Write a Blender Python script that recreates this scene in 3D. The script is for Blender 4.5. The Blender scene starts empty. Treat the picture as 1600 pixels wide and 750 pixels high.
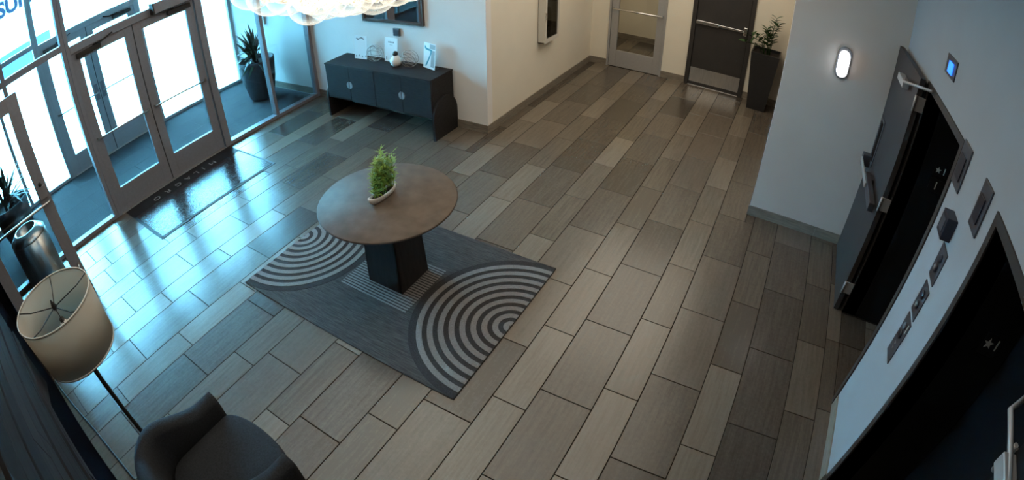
import bpy, bmesh, math, random
from mathutils import Vector, Matrix
random.seed(7)
R = math.radians
SC = bpy.context.scene
COL = SC.collection

# ------------------------------------------------------------------ camera
cd = bpy.data.cameras.new('lobby_camera')
cd.type = 'PANO'
cd.panorama_type = 'FISHEYE_LENS_POLYNOMIAL'
cd.sensor_fit = 'HORIZONTAL'
cd.sensor_width = 36.0
cd.sensor_height = 36.0 * 750 / 1600
cd.fisheye_fov = R(170)
cd.fisheye_polynomial_k0 = 0.0
cd.fisheye_polynomial_k1 = -0.05188664954419781
cd.fisheye_polynomial_k2 = -0.00026989954563666507
cd.fisheye_polynomial_k3 = 2.988227911335668e-05
cd.fisheye_polynomial_k4 = -1.2850039020965943e-06
cd.clip_start = 0.02
cam = bpy.data.objects.new('lobby_camera', cd)
COL.objects.link(cam)
az, pitch = -0.515475, 0.660849
fwd = Vector((math.sin(az) * math.cos(pitch), math.cos(az) * math.cos(pitch), -math.sin(pitch)))
rt = fwd.cross(Vector((0, 0, 1))).normalized()
up = rt.cross(fwd)
M = Matrix((rt, up, -fwd)).transposed().to_4x4()
M.translation = Vector((1.22485, -2.10283, 3.12701))
cam.matrix_world = M
SC.camera = cam

# ------------------------------------------------------------------ daylight and exposure
w = bpy.data.worlds.new('overcast_sky')
SC.world = w
w.use_nodes = True
bg = w.node_tree.nodes['Background']
bg.inputs['Color'].default_value = (0.20, 0.66, 1.0, 1)
bg.inputs['Strength'].default_value = 44.0
vs = SC.view_settings
vs.view_transform = 'Standard'
vs.look = 'None'
vs.gamma = 1.0
vs.use_curve_mapping = False
vs.exposure = 0.12
SC.cycles.max_bounces = 10
SC.cycles.transparent_max_bounces = 24
SC.cycles.caustics_reflective = False
SC.cycles.caustics_refractive = False
SC.cycles.sample_clamp_indirect = 6.0

# ------------------------------------------------------------------ materials
MATS = {}
def new_mat(name):
    m = bpy.data.materials.new(name)
    m.use_nodes = True
    nt = m.node_tree
    return m, nt, nt.nodes['Principled BSDF']
def L(nt, a, b): nt.links.new(a, b)
def mat(name, col, rough=0.5, metal=0.0, var=0.0, scale=8.0, stretch=(1, 1, 1), bump=0.0, bscale=None, spec=0.5, emit=None, estr=0.0):
    if name in MATS: return MATS[name]
    m, nt, b = new_mat(name)
    b.inputs['Base Color'].default_value = (*col, 1)
    b.inputs['Roughness'].default_value = rough
    b.inputs['Metallic'].default_value = metal
    b.inputs['Specular IOR Level'].default_value = spec
    if emit:
        b.inputs['Emission Color'].default_value = (*emit, 1)
        b.inputs['Emission Strength'].default_value = estr
    if var > 0 or bump > 0:
        tc = nt.nodes.new('ShaderNodeTexCoord')
        mp = nt.nodes.new('ShaderNodeMapping')
        mp.inputs['Scale'].default_value = stretch
        L(nt, tc.outputs['Object'], mp.inputs['Vector'])
    if var > 0:
        n = nt.nodes.new('ShaderNodeTexNoise')
        n.inputs['Scale'].default_value = scale
        n.inputs['Detail'].default_value = 5
        L(nt, mp.outputs['Vector'], n.inputs['Vector'])
        r = nt.nodes.new('ShaderNodeValToRGB')
        r.color_ramp.elements[0].position = 0.3
        r.color_ramp.elements[1].position = 0.7
        r.color_ramp.elements[0].color = (*[c * (1 - var) for c in col], 1)
        r.color_ramp.elements[1].color = (*[min(1, c * (1 + var)) for c in col], 1)
        L(nt, n.outputs['Fac'], r.inputs['Fac'])
        L(nt, r.outputs['Color'], b.inputs['Base Color'])
    if bump > 0:
        n2 = nt.nodes.new('ShaderNodeTexNoise')
        n2.inputs['Scale'].default_value = bscale or scale * 4
        n2.inputs['Detail'].default_value = 4
        L(nt, mp.outputs['Vector'], n2.inputs['Vector'])
        bp = nt.nodes.new('ShaderNodeBump')
        bp.inputs['Strength'].default_value = bump
        bp.inputs['Distance'].default_value = 0.01
        L(nt, n2.outputs['Fac'], bp.inputs['Height'])
        L(nt, bp.outputs['Normal'], b.inputs['Normal'])
    MATS[name] = m
    return m

def tile_mat(name, dark, light, rough, streak):
    m, nt, b = new_mat(name)
    oi = nt.nodes.new('ShaderNodeObjectInfo')
    tc = nt.nodes.new('ShaderNodeTexCoord')
    off = nt.nodes.new('ShaderNodeVectorMath'); off.operation = 'MULTIPLY_ADD'
    off.inputs[1].default_value = (1, 1, 1)
    cx = nt.nodes.new('ShaderNodeCombineXYZ')
    mul = nt.nodes.new('ShaderNodeMath'); mul.operation = 'MULTIPLY'; mul.inputs[1].default_value = 57.0
    L(nt, oi.outputs['Random'], mul.inputs[0])
    for i in range(3): L(nt, mul.outputs[0], cx.inputs[i])
    L(nt, tc.outputs['Object'], off.inputs[0]); L(nt, cx.outputs[0], off.inputs[2])
    mp = nt.nodes.new('ShaderNodeMapping'); mp.inputs['Scale'].default_value = (26, 1.6, 1)
    L(nt, off.outputs[0], mp.inputs['Vector'])
    n1 = nt.nodes.new('ShaderNodeTexNoise'); n1.inputs['Scale'].default_value = 1.6; n1.inputs['Detail'].default_value = 6; n1.inputs['Roughness'].default_value = 0.65
    L(nt, mp.outputs['Vector'], n1.inputs['Vector'])
    n2 = nt.nodes.new('ShaderNodeTexNoise'); n2.inputs['Scale'].default_value = 38; n2.inputs['Detail'].default_value = 7; n2.inputs['Roughness'].default_value = 0.8
    L(nt, off.outputs[0], n2.inputs['Vector'])
    mixn = nt.nodes.new('ShaderNodeMix'); mixn.inputs[0].default_value = streak
    L(nt, n2.outputs['Fac'], mixn.inputs[2]); L(nt, n1.outputs['Fac'], mixn.inputs[3])
    # tile to tile shade
    sh = nt.nodes.new('ShaderNodeMath'); sh.operation = 'MULTIPLY_ADD'; sh.inputs[1].default_value = 0.54; sh.inputs[2].default_value = -0.29
    L(nt, oi.outputs['Random'], sh.inputs[0])
    ad = nt.nodes.new('ShaderNodeMath'); ad.operation = 'ADD'
    L(nt, mixn.outputs[0], ad.inputs[0]); L(nt, sh.outputs[0], ad.inputs[1])
    rp = nt.nodes.new('ShaderNodeValToRGB')
    rp.color_ramp.elements[0].position = 0.24; rp.color_ramp.elements[1].position = 0.76
    rp.color_ramp.elements[0].color = (*dark, 1); rp.color_ramp.elements[1].color = (*light, 1)
    L(nt, ad.outputs[0], rp.inputs['Fac']); L(nt, rp.outputs['Color'], b.inputs['Base Color'])
    rr = nt.nodes.new('ShaderNodeMapRange'); rr.inputs[3].default_value = rough - 0.06; rr.inputs[4].default_value = rough + 0.10
    L(nt, mixn.outputs[0], rr.inputs[0]); L(nt, rr.outputs[0], b.inputs['Roughness'])
    bp = nt.nodes.new('ShaderNodeBump'); bp.inputs['Strength'].default_value = 0.06; bp.inputs['Distance'].default_value = 0.004
    L(nt, mixn.outputs[0], bp.inputs['Height']); L(nt, bp.outputs['Normal'], b.inputs['Normal'])
    b.inputs['Specular IOR Level'].default_value = 0.75
    MATS[name] = m
    return m

def glass_mat(name, tint=(0.96, 0.98, 0.98), fac=1.0, rough=0.0):
    m, nt, b = new_mat(name)
    nt.nodes.remove(b)
    out = nt.nodes['Material Output']
    tr = nt.nodes.new('ShaderNodeBsdfTransparent'); tr.inputs[0].default_value = (*tint, 1)
    gl = nt.nodes.new('ShaderNodeBsdfGlossy'); gl.inputs['Roughness'].default_value = rough
    fr = nt.nodes.new('ShaderNodeFresnel'); fr.inputs['IOR'].default_value = 1.45
    mu = nt.nodes.new('ShaderNodeMath'); mu.operation = 'MULTIPLY'; mu.inputs[1].default_value = fac
    L(nt, fr.outputs[0], mu.inputs[0])
    mx = nt.nodes.new('ShaderNodeMixShader')
    L(nt, mu.outputs[0], mx.inputs[0]); L(nt, tr.outputs[0], mx.inputs[1]); L(nt, gl.outputs[0], mx.inputs[2])
    L(nt, mx.outputs[0], out.inputs['Surface'])
    MATS[name] = m
    return m

def plank_mat(name, a, c):
    m, nt, b = new_mat(name)
    oi = nt.nodes.new('ShaderNodeObjectInfo')
    tc = nt.nodes.new('ShaderNodeTexCoord')
    mp = nt.nodes.new('ShaderNodeMapping'); mp.inputs['Scale'].default_value = (1.2, 8, 22)
    L(nt, tc.outputs['Object'], mp.inputs['Vector'])
    n = nt.nodes.new('ShaderNodeTexNoise'); n.inputs['Scale'].default_value = 3; n.inputs['Detail'].default_value = 6; n.inputs['Distortion'].default_value = 0.4
    L(nt, mp.outputs['Vector'], n.inputs['Vector'])
    ad = nt.nodes.new('ShaderNodeMath'); ad.operation = 'MULTIPLY_ADD'; ad.inputs[1].default_value = 0.5; ad.inputs[2].default_value = -0.25
    L(nt, oi.outputs['Random'], ad.inputs[0])
    s = nt.nodes.new('ShaderNodeMath'); s.operation = 'ADD'
    L(nt, n.outputs['Fac'], s.inputs[0]); L(nt, ad.outputs[0], s.inputs[1])
    rp = nt.nodes.new('ShaderNodeValToRGB'); rp.color_ramp.elements[0].position = .2; rp.color_ramp.elements[1].position = .8
    rp.color_ramp.elements[0].color = (*a, 1); rp.color_ramp.elements[1].color = (*c, 1)
    L(nt, s.outputs[0], rp.inputs['Fac']); L(nt, rp.outputs['Color'], b.inputs['Base Color'])
    b.inputs['Roughness'].default_value = 0.75
    b.inputs['Specular IOR Level'].default_value = 0.12
    MATS[name] = m
    return m

tile_mat('tile_wide', (0.054, 0.044, 0.034), (0.126, 0.103, 0.079), 0.22, 0.5)
tile_mat('tile_narrow', (0.082, 0.067, 0.050), (0.168, 0.139, 0.106), 0.22, 0.62)
mat('grout', (0.014, 0.012, 0.010), 0.95, spec=0.1)
mat('wall_warm', (0.78, 0.715, 0.59), 0.85, var=0.02, scale=3, bump=0.03, bscale=180)
mat('wall_cool', (0.82, 0.785, 0.75), 0.85, var=0.02, scale=3, bump=0.03, bscale=180)
mat('wall_greige', (0.62, 0.565, 0.52), 0.85, var=0.02, scale=3, bump=0.03, bscale=180)
mat('wall_dim_tint', (0.33, 0.345, 0.36), 0.85, var=0.02, scale=3, bump=0.03, bscale=180)  # elevator wall: dim, bluish light on it is put into this colour
mat('ceiling_white', (0.72, 0.71, 0.68), 0.9)
mat('base_tile', (0.215, 0.185, 0.145), 0.4, var=0.25, scale=4, stretch=(2, 2, 14))
mat('alu', (0.255, 0.25, 0.275), 0.42, 0.15, var=0.06, scale=30)
mat('alu_outer_lit', (0.50, 0.51, 0.53), 0.42, 0.1, var=0.04, scale=30)  # brighter copy of alu; strong light on the outer frames is in the colour
mat('alu_light', (0.42, 0.41, 0.40), 0.42, 0.35, var=0.04, scale=30)
mat('gasket', (0.015, 0.015, 0.016), 0.6)
mat('steel', (0.62, 0.60, 0.57), 0.28, 1.0, var=0.10, scale=5, stretch=(14, 14, 1))
mat('chrome', (0.80, 0.79, 0.77), 0.16, 1.0)
mat('dark_metal', (0.030, 0.028, 0.026), 0.40, 0.3)
mat('black_metal', (0.012, 0.012, 0.012), 0.45)
mat('door_black', (0.030, 0.027, 0.025), 0.5, var=0.10, scale=6)
mat('leaf_grey', (0.042, 0.038, 0.036), 0.5, var=0.06, scale=5, spec=0.3)
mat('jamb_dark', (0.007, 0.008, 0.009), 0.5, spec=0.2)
mat('shaft_black', (0.003, 0.003, 0.004), 0.5, spec=0.15)
glass_mat('glass', (0.965, 0.985, 0.985), 0.9)
plank_mat('plank_dark', (0.010, 0.0085, 0.0085), (0.026, 0.021, 0.019))
mat('panel_black', (0.006, 0.006, 0.008), 0.95, spec=0.0)
mat('fabric_dark', (0.015, 0.018, 0.023), 0.95, var=0.35, scale=90, bump=0.5, bscale=320)
def linen_mat():
    m, nt, b = new_mat('shade_linen')
    nt.nodes.remove(b)
    out = nt.nodes['Material Output']
    d = nt.nodes.new('ShaderNodeBsdfDiffuse'); d.inputs[0].default_value = (0.64, 0.60, 0.53, 1)
    t = nt.nodes.new('ShaderNodeBsdfTranslucent'); t.inputs[0].default_value = (0.68, 0.63, 0.55, 1)
    mx = nt.nodes.new('ShaderNodeMixShader'); mx.inputs[0].default_value = 0.5
    L(nt, d.outputs[0], mx.inputs[1]); L(nt, t.outputs[0], mx.inputs[2]); L(nt, mx.outputs[0], out.inputs['Surface'])
    MATS['shade_linen'] = m
linen_mat()
mat('shade_inner', (0.60, 0.57, 0.51), 0.9)
mat('table_stone', (0.098, 0.072, 0.053), 0.6, var=0.22, scale=9, bump=0.05, bscale=60, spec=0.35)
mat('table_edge', (0.050, 0.038, 0.030), 0.5)
mat('pedestal_wood', (0.022, 0.018, 0.016), 0.55, var=0.35, scale=5, stretch=(8, 8, 1))
mat('console_black', (0.016, 0.0145, 0.0145), 0.62, var=0.35, scale=5, stretch=(2, 6, 14), spec=0.3)
mat('pull_silver', (0.62, 0.62, 0.62), 0.35, 0.8)
mat('ceramic', (0.78, 0.77, 0.74), 0.35)
mat('paper', (0.80, 0.82, 0.82), 0.7)
mat('ink', (0.12, 0.14, 0.15), 0.8)
mat('teal_print', (0.03, 0.24, 0.30), 0.6)
mat('grey_print', (0.34, 0.36, 0.37), 0.6)
mat('wire', (0.42, 0.38, 0.34), 0.4, 0.8)
mat('soil', (0.018, 0.013, 0.010), 0.95, bump=0.8, bscale=60)
mat('bamboo_green', (0.20, 0.30, 0.03), 0.55)
mat('leaf_green', (0.030, 0.075, 0.020), 0.4)
mat('leaf_dark', (0.020, 0.040, 0.018), 0.45)
mat('planter_dark', (0.014, 0.014, 0.015), 0.45, var=0.1, scale=20)
mat('pot_grey', (0.045, 0.045, 0.050), 0.6, var=0.12, scale=14)
mat('rug_dark', (0.054, 0.049, 0.045), 0.97, var=0.5, scale=26, stretch=(0.35, 5, 1), bump=0.8, bscale=70)
mat('rug_black', (0.026, 0.024, 0.023), 0.97, var=0.4, scale=120, bump=0.6, bscale=240)
mat('rug_light', (0.185, 0.170, 0.158), 0.95, var=0.18, scale=90, bump=0.6, bscale=240)
mat('mat_rubber', (0.010, 0.010, 0.012), 0.55)
mat('mat_pile', (0.030, 0.031, 0.034), 0.22, var=0.5, scale=40, bump=0.06, bscale=160, spec=0.4)
mat('mat_letter', (0.34, 0.34, 0.34), 0.7)
mat('carpet', (0.034, 0.037, 0.043), 0.98, var=0.35, scale=60, bump=0.6, bscale=300)
mat('frame_brown', (0.070, 0.045, 0.032), 0.45, var=0.2, scale=8)
mat('mirror_silver', (0.92, 0.92, 0.92), 0.015, 1.0)
mat('plate_grey', (0.10, 0.11, 0.125), 0.4)
mat('plate_steel', (0.085, 0.090, 0.105), 0.35, 0.5)
mat('plate_navy', (0.012, 0.014, 0.026), 0.35)
mat('white_enamel', (0.62, 0.58, 0.51), 0.5)
mat('blue_screen', (0.01, 0.05, 0.4), 0.3, emit=(0.02, 0.16, 1.0), estr=2.6)
mat('sconce_glow', (0.9, 0.9, 0.9), 0.4, emit=(1.0, 0.98, 1.0), estr=2.6)
def bubble_mat():
    m, nt, b = new_mat('bubble')
    nt.nodes.remove(b)
    out = nt.nodes['Material Output']
    tr = nt.nodes.new('ShaderNodeBsdfTransparent'); tr.inputs[0].default_value = (0.97, 0.97, 0.96, 1)
    gl = nt.nodes.new('ShaderNodeBsdfGlossy'); gl.inputs['Roughness'].default_value = 0.12
    tl = nt.nodes.new('ShaderNodeBsdfTranslucent'); tl.inputs[0].default_value = (0.9, 0.9, 0.88, 1)
    lw = nt.nodes.new('ShaderNodeLayerWeight'); lw.inputs[0].default_value = 0.35
    pw = nt.nodes.new('ShaderNodeMath'); pw.operation = 'POWER'; pw.inputs[1].default_value = 1.6
    L(nt, lw.outputs['Facing'], pw.inputs[0])
    a = nt.nodes.new('ShaderNodeAddShader'); L(nt, gl.outputs[0], a.inputs[0]); L(nt, tl.outputs[0], a.inputs[1])
    mx = nt.nodes.new('ShaderNodeMixShader')
    L(nt, pw.outputs[0], mx.inputs[0]); L(nt, tr.outputs[0], mx.inputs[1]); L(nt, a.outputs[0], mx.inputs[2]); L(nt, mx.outputs[0], out.inputs['Surface'])
    MATS['bubble'] = m
bubble_mat()
def core_mat():
    m, nt, b = new_mat('core_glow')
    tc = nt.nodes.new('ShaderNodeTexCoord'); v = nt.nodes.new('ShaderNodeTexNoise'); v.inputs['Scale'].default_value = 5.5; v.inputs['Detail'].default_value = 6; v.inputs['Distortion'].default_value = 1.5
    L(nt, tc.outputs['Object'], v.inputs['Vector'])
    rp = nt.nodes.new('ShaderNodeValToRGB'); rp.color_ramp.elements[0].position = 0.36; rp.color_ramp.elements[1].position = 0.56
    rp.color_ramp.elements[0].color = (0.30, 0.24, 0.15, 1); rp.color_ramp.elements[1].color = (1.0, 0.95, 0.86, 1)
    L(nt, v.outputs['Fac'], rp.inputs['Fac']); L(nt, rp.outputs[0], b.inputs['Emission Color']); L(nt, rp.outputs[0], b.inputs['Base Color'])
    b.inputs['Emission Strength'].default_value = 1.5
    MATS['core_glow'] = m
core_mat()
mat('fill_panel_glow', (0.8, 0.78, 0.72), 0.6, emit=(1.0, 0.90, 0.74), estr=0.6)  # glowing face of the added ceiling fill panels
mat('sign_black', (0.006, 0.006, 0.007), 0.4)
mat('sign_white', (0.50, 0.50, 0.48), 0.5)
mat('indicator', (0.20, 0.20, 0.20), 0.4)
mat('concrete', (0.80, 0.80, 0.78), 0.9, var=0.06, scale=2)
mat('asphalt', (0.55, 0.56, 0.57), 0.9, var=0.08, scale=3)
mat('gravel', (0.42, 0.42, 0.38), 0.95, var=0.5, scale=9)
mat('facade_white', (0.75, 0.75, 0.74), 0.8)
mat('letter_blue', (0.003, 0.006, 0.014), 0.7, spec=0.1)
mat('hedge_green', (0.05, 0.09, 0.05), 0.8, var=0.5, scale=8)
mat('car_paint', (0.02, 0.04, 0.10), 0.3)
mat('extinguisher_red', (0.30, 0.012, 0.010), 0.35)

# ------------------------------------------------------------------ mesh helpers
class MB:
    def __init__(s): s.v = []; s.f = []; s.sm = []
    def face(s, pts, smooth=False):
        i = len(s.v); s.v += [tuple(p) for p in pts]; s.f.append(tuple(range(i, i + len(pts)))); s.sm.append(smooth); return s
    def raw(s, verts, faces, smooth=False):
        i = len(s.v); s.v += [tuple(p) for p in verts]
        for f in faces: s.f.append(tuple(i + k for k in f)); s.sm.append(smooth)
        return s
    def box(s, x0, x1, y0, y1, z0, z1):
        if x0 > x1: x0, x1 = x1, x0
        if y0 > y1: y0, y1 = y1, y0
        if z0 > z1: z0, z1 = z1, z0
        return s.raw([(x0, y0, z0), (x1, y0, z0), (x1, y1, z0), (x0, y1, z0), (x0, y0, z1), (x1, y0, z1), (x1, y1, z1), (x0, y1, z1)],
                     [(0, 3, 2, 1), (4, 5, 6, 7), (0, 1, 5, 4), (1, 2, 6, 5), (2, 3, 7, 6), (3, 0, 4, 7)])
    def bbox(s, x0, x1, y0, y1, z0, z1, b=0.005):
        bm = bmesh.new()
        bmesh.ops.create_cube(bm, size=1)
        for v in bm.verts:
            v.co = Vector(((x0 + x1) / 2 + v.co.x * (x1 - x0), (y0 + y1) / 2 + v.co.y * (y1 - y0), (z0 + z1) / 2 + v.co.z * (z1 - z0)))
        bmesh.ops.bevel(bm, geom=bm.edges[:], offset=b, segments=2, profile=0.5, affect='EDGES')
        bm.verts.index_update()
        s.raw([v.co for v in bm.verts], [[v.index for v in f.verts] for f in bm.faces])
        bm.free(); return s
    def prism(s, poly, axis, a, b):
        """poly: 2-D points; axis the extrusion axis; other two in order xyz without axis"""
        def P(p, t):
            return {'x': (t, p[0], p[1]), 'y': (p[0], t, p[1]), 'z': (p[0], p[1], t)}[axis]
        n = len(poly)
        vs_ = [P(p, a) for p in poly] + [P(p, b) for p in poly]
        fs = [tuple(range(n))[::-1], tuple(range(n, 2 * n))] + [(i, (i + 1) % n, n + (i + 1) % n, n + i) for i in range(n)]
        return s.raw(vs_, fs)
    def tube(s, pts, r, n=8, cap=True):
        pts = [Vector(p) for p in pts]
        rs = r if isinstance(r, (list, tuple)) else [r] * len(pts)
        rings = []; prev = None
        for i, p in enumerate(pts):
            t = (pts[min(i + 1, len(pts) - 1)] - pts[max(i - 1, 0)]).normalized()
            if prev is None:
                a = Vector((0, 0, 1)) if abs(t.z) < 0.9 else Vector((1, 0, 0))
                u = t.cross(a).normalized()
            else:
                u = (prev - t * prev.dot(t)).normalized()
            prev = u
            v_ = t.cross(u)
            rings.append([p + (u * math.cos(2 * math.pi * k / n) + v_ * math.sin(2 * math.pi * k / n)) * rs[i] for k in range(n)])
        vv = [q for rg in rings for q in rg]
        fs = []
        for i in range(len(rings) - 1):
            for k in range(n):
                fs.append((i * n + k, i * n + (k + 1) % n, (i + 1) * n + (k + 1) % n, (i + 1) * n + k))
        s.raw(vv, fs, True)
        if cap:
            s.face(rings[0][::-1]); s.face(rings[-1])
        return s
    def lathe(s, prof, c=(0, 0, 0), n=24, axis='z', smooth=True, close=False):
        vv = []
        for (r, h) in prof:
            for k in range(n):
                a = 2 * math.pi * k / n
                p = (r * math.cos(a), r * math.sin(a), h)
                if axis == 'x': p = (h, p[0], p[1])
                if axis == 'y': p = (p[0], h, p[1])
                vv.append((c[0] + p[0], c[1] + p[1], c[2] + p[2]))
        m = len(prof); fs = []
        for i in range(m - 1 if not close else m):
            j = (i + 1) % m
            for k in range(n):
                fs.append((i * n + k, i * n + (k + 1) % n, j * n + (k + 1) % n, j * n + k))
        return s.raw(vv, fs, smooth)
    def sphere(s, c, r, n=12, m=8, sq=(1, 1, 1)):
        vv = []; fs = []
        for i in range(m + 1):
            t = math.pi * i / m
            for k in range(n):
                a = 2 * math.pi * k / n
                vv.append((c[0] + r * sq[0] * math.sin(t) * math.cos(a), c[1] + r * sq[1] * math.sin(t) * math.sin(a), c[2] + r * sq[2] * math.cos(t)))
        for i in range(m):
            for k in range(n):
                fs.append((i * n + k, (i + 1) * n + k, (i + 1) * n + (k + 1) % n, i * n + (k + 1) % n))
        return s.raw(vv, fs, True)
    def xf(s, Mx):
        s.v = [tuple(Mx @ Vector(p)) for p in s.v]; return s
    def mesh(s, name, m):
        me = bpy.data.meshes.new(name)
        me.from_pydata(s.v, [], s.f)
        me.polygons.foreach_set('use_smooth', s.sm)
        me.materials.append(MATS[m])
        me.validate(); me.update()
        bm = bmesh.new(); bm.from_mesh(me)
        bmesh.ops.remove_doubles(bm, verts=bm.verts, dist=1e-5)
        bmesh.ops.recalc_face_normals(bm, faces=bm.faces)
        bm.to_mesh(me); bm.free()
        return me
    def build(s, name, m, parent=None, loc=None, rot=None):
        return put(name, s.mesh(name, m), parent, loc, rot)

def put(name, me, parent=None, loc=None, rot=None):
    o = bpy.data.objects.new(name, me)
    COL.objects.link(o)
    if parent is not None: o.parent = parent
    if loc is not None: o.location = loc
    if rot is not None: o.rotation_euler = rot
    return o
def tag(o, label=None, cat=None, group=None, kind=None):
    if label: o['label'] = label
    if cat: o['category'] = cat
    if group: o['group'] = group
    if kind: o['kind'] = kind
    return o
def thing(name, loc, label, cat, group=None, rz=0.0, kind=None):
    o = put(name, None, None, loc, (0, 0, rz))
    return tag(o, label, cat, group, kind)
def struct(name, loc=(0, 0, 0), label=None):
    o = put(name, None, None, loc)
    return tag(o, label, None, None, 'structure')
def copy_tree(o, parent=None):
    c = o.copy(); COL.objects.link(c)
    if parent is not None: c.parent = parent
    for ch in list(o.children): copy_tree(ch, c)
    return c

# key planes of the room
XG, XO = -5.36, -7.65           # inner and outer storefront
YC, XP, YB = 3.18, -2.12, 6.60  # console wall, corridor wall, back wall
YS, XS, XE = 3.06, 1.235, 2.40  # sconce wall, its corner, elevator wall
YN = -2.53                      # near wall
H = 3.45

# ------------------------------------------------------------------ floor with its tiles
fl = MB().box(XG - 0.05, 3.3, -2.9, YB + 0.1, -0.12, -0.004).box(-3.2, 1.5, YB + 0.1, 8.5, -0.12, -0.004).build('floor', 'grout')
tag(fl, 'grey brown plank tiles in alternating wide and narrow rows', None, None, 'structure')
WW, WN, LT = 0.40, 0.26575, 0.79434
PH = {'n': -1.2894, 'o': -1.0454, 'p': -1.3543, 'q': -1.016, 'r': -1.6049, 's': -1.208, 't': -1.3235, 'u': -1.0096, 'v': -0.8382, 'w': -1.231, 'x': -1.1197, 'y': -0.8087, 'z': -0.4961,
      'a': -0.2201, 'b': -0.0033, 'c': 0.2198, 'd': -0.2904, 'e': 0.0095, 'f': 0.3235, 'g': 0.6066, 'h': 0.7344}
order = 'nopqrstuvwxyzabcdefgh'
REG = [(XG + 0.05, XP, YN, YC), (XP, XS, YN, YB), (XS, XE, YN, YS), (-3.1, 1.2, YB + 0.08, 8.45), (XE + 0.0, 2.95, 0.90, 1.94), (XE, 2.95, -1.1, 0.0)]
ia = order.index('a')
rows = []
x = 0.0
for i in range(ia, ia + 12):
    wdt = WN if (i - ia) % 2 == 0 else WW
    rows.append((x, wdt, PH[order[i]] if i < len(order) else random.random() * LT, wdt == WW)); x += wdt
x = 0.0
for i in range(ia - 1, ia - 18, -1):
    wdt = WW if (ia - i) % 2 == 1 else WN
    x -= wdt
    rows.append((x, wdt, PH[order[i]] if i >= 0 else random.random() * LT, wdt == WW))
def tile_mesh(wd, ln, m):
    g, c, t = 0.0030, 0.002, 0.010
    a, b = wd / 2 - g, ln / 2 - g
    vv = [(-a, -b, -t), (a, -b, -t), (a, b, -t), (-a, b, -t), (-a, -b, -c), (a, -b, -c), (a, b, -c), (-a, b, -c), (-a + c, -b + c, 0), (a - c, -b + c, 0), (a - c, b - c, 0), (-a + c, b - c, 0)]
    fs = [(0, 1, 5, 4), (1, 2, 6, 5), (2, 3, 7, 6), (3, 0, 4, 7), (4, 5, 9, 8), (5, 6, 10, 9), (6, 7, 11, 10), (7, 4, 8, 11), (8, 9, 10, 11)]
    return MB().raw(vv, fs).mesh('floor_tile', m)
full = {True: tile_mesh(WW, LT, 'tile_wide'), False: tile_mesh(WN, LT, 'tile_narrow')}
for (x0, wd, ph, wide) in rows:
    n0 = int(math.floor((-2.7 - ph) / LT)) - 1
    for n in range(n0, n0 + 18):
        y0 = ph + n * LT
        pieces = []
        for (ra, rb, rc, rd) in REG:
            a, b, c, d = max(x0, ra), min(x0 + wd, rb), max(y0, rc), min(y0 + LT, rd)
            if b - a > 0 and d - c > 0: pieces.append([a, b, c, d])
        # neighbouring regions share an edge: join the pieces of one tile again
        if len(pieces) == 2:
            p_, q_ = pieces
            if abs(p_[2] - q_[2]) + abs(p_[3] - q_[3]) < 1e-6 and (abs(p_[1] - q_[0]) < 1e-6 or abs(q_[1] - p_[0]) < 1e-6) or abs(p_[0] - q_[0]) + abs(p_[1] - q_[1]) < 1e-6 and (abs(p_[3] - q_[2]) < 1e-6 or abs(q_[3] - p_[2]) < 1e-6):
                pieces = [[min(p_[0], q_[0]), max(p_[1], q_[1]), min(p_[2], q_[2]), max(p_[3], q_[3])]]
        for (a, b, c, d) in pieces:
            if b - a < 0.02 or d - c < 0.02: continue
            if b - a > wd - 1e-4 and d - c > LT - 1e-4: me = full[wide]
            else: me = tile_mesh(b - a, d - c, 'tile_wide' if wide else 'tile_narrow')
            put('floor_tile', me, fl, ((a + b) / 2, (c + d) / 2, 0))

# ------------------------------------------------------------------ walls, ceiling, baseboards
def wall(name, mb, m): return tag(mb.build(name, m), None, None, None, 'structure')
wall('wall_console', MB().box(XO - 0.1, XP, YC, YC + 0.12, 0, H), 'wall_cool')
wall('wall_corridor', MB().box(XP - 0.12, XP, YC + 0.12, YB, 0, H), 'wall_warm')
D1 = (-1.80, -0.80); D2 = (-0.375, 0.64); DH = 2.20
wall('wall_back', MB().box(-3.2, D1[0], YB, YB + 0.14, 0, H).box(D1[1], D2[0], YB, YB + 0.14, 0, H).box(D2[1], XS + 0.2, YB, YB + 0.14, 0, H)
     .box(D1[0], D1[1], YB, YB + 0.14, DH, H).box(D2[0], D2[1], YB, YB + 0.14, DH, H), 'wall_warm')
wall('wall_sconce', MB().box(XS, XE, YS, YS + 0.12, 0, H).box(XS, XS + 0.12, YS + 0.12, YB, 0, H), 'wall_greige')
O1 = (0.885, 1.96); O2 = (-1.12, 0.015); OH = 2.215
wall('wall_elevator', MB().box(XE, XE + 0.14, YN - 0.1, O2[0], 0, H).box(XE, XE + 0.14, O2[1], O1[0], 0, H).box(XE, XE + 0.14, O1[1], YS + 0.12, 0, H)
     .box(XE, XE + 0.14, O1[0], O1[1], OH, H).box(XE, XE + 0.14, O2[0], O2[1], OH, H), 'wall_dim_tint')
DN = (-4.30, -3.35)
wall('wall_near', MB().box(XO - 0.1, DN[0], YN - 0.12, YN, 0, H).box(DN[1], XE, YN - 0.12, YN, 0, H).box(DN[0], DN[1], YN - 0.12, YN, 2.34, H), 'panel_black')
wall('wall_shaft', MB().box(XE + 0.60, XE + 0.72, YN - 0.1, YS + 0.1, -0.1, H).box(XE + 0.14, XE + 0.60, YN - 0.1, YN, -0.1, H).box(XE + 0.14, XE + 0.60, 2.4, 2.5, -0.1, H).box(XE + 0.14, XE + 0.60, YN, 2.4, H - 0.1, H), 'shaft_black')
wall('wall_side_room', MB().box(-4.6, -3.0, -3.6, -3.5, 0, H).box(-4.7, -4.6, -3.6, YN - 0.12, 0, H).box(-3.0, -2.9, -3.6, YN - 0.12, 0, H).box(-4.7, -2.9, -3.6, YN - 0.12, -0.1, 0), 'panel_black')
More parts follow.
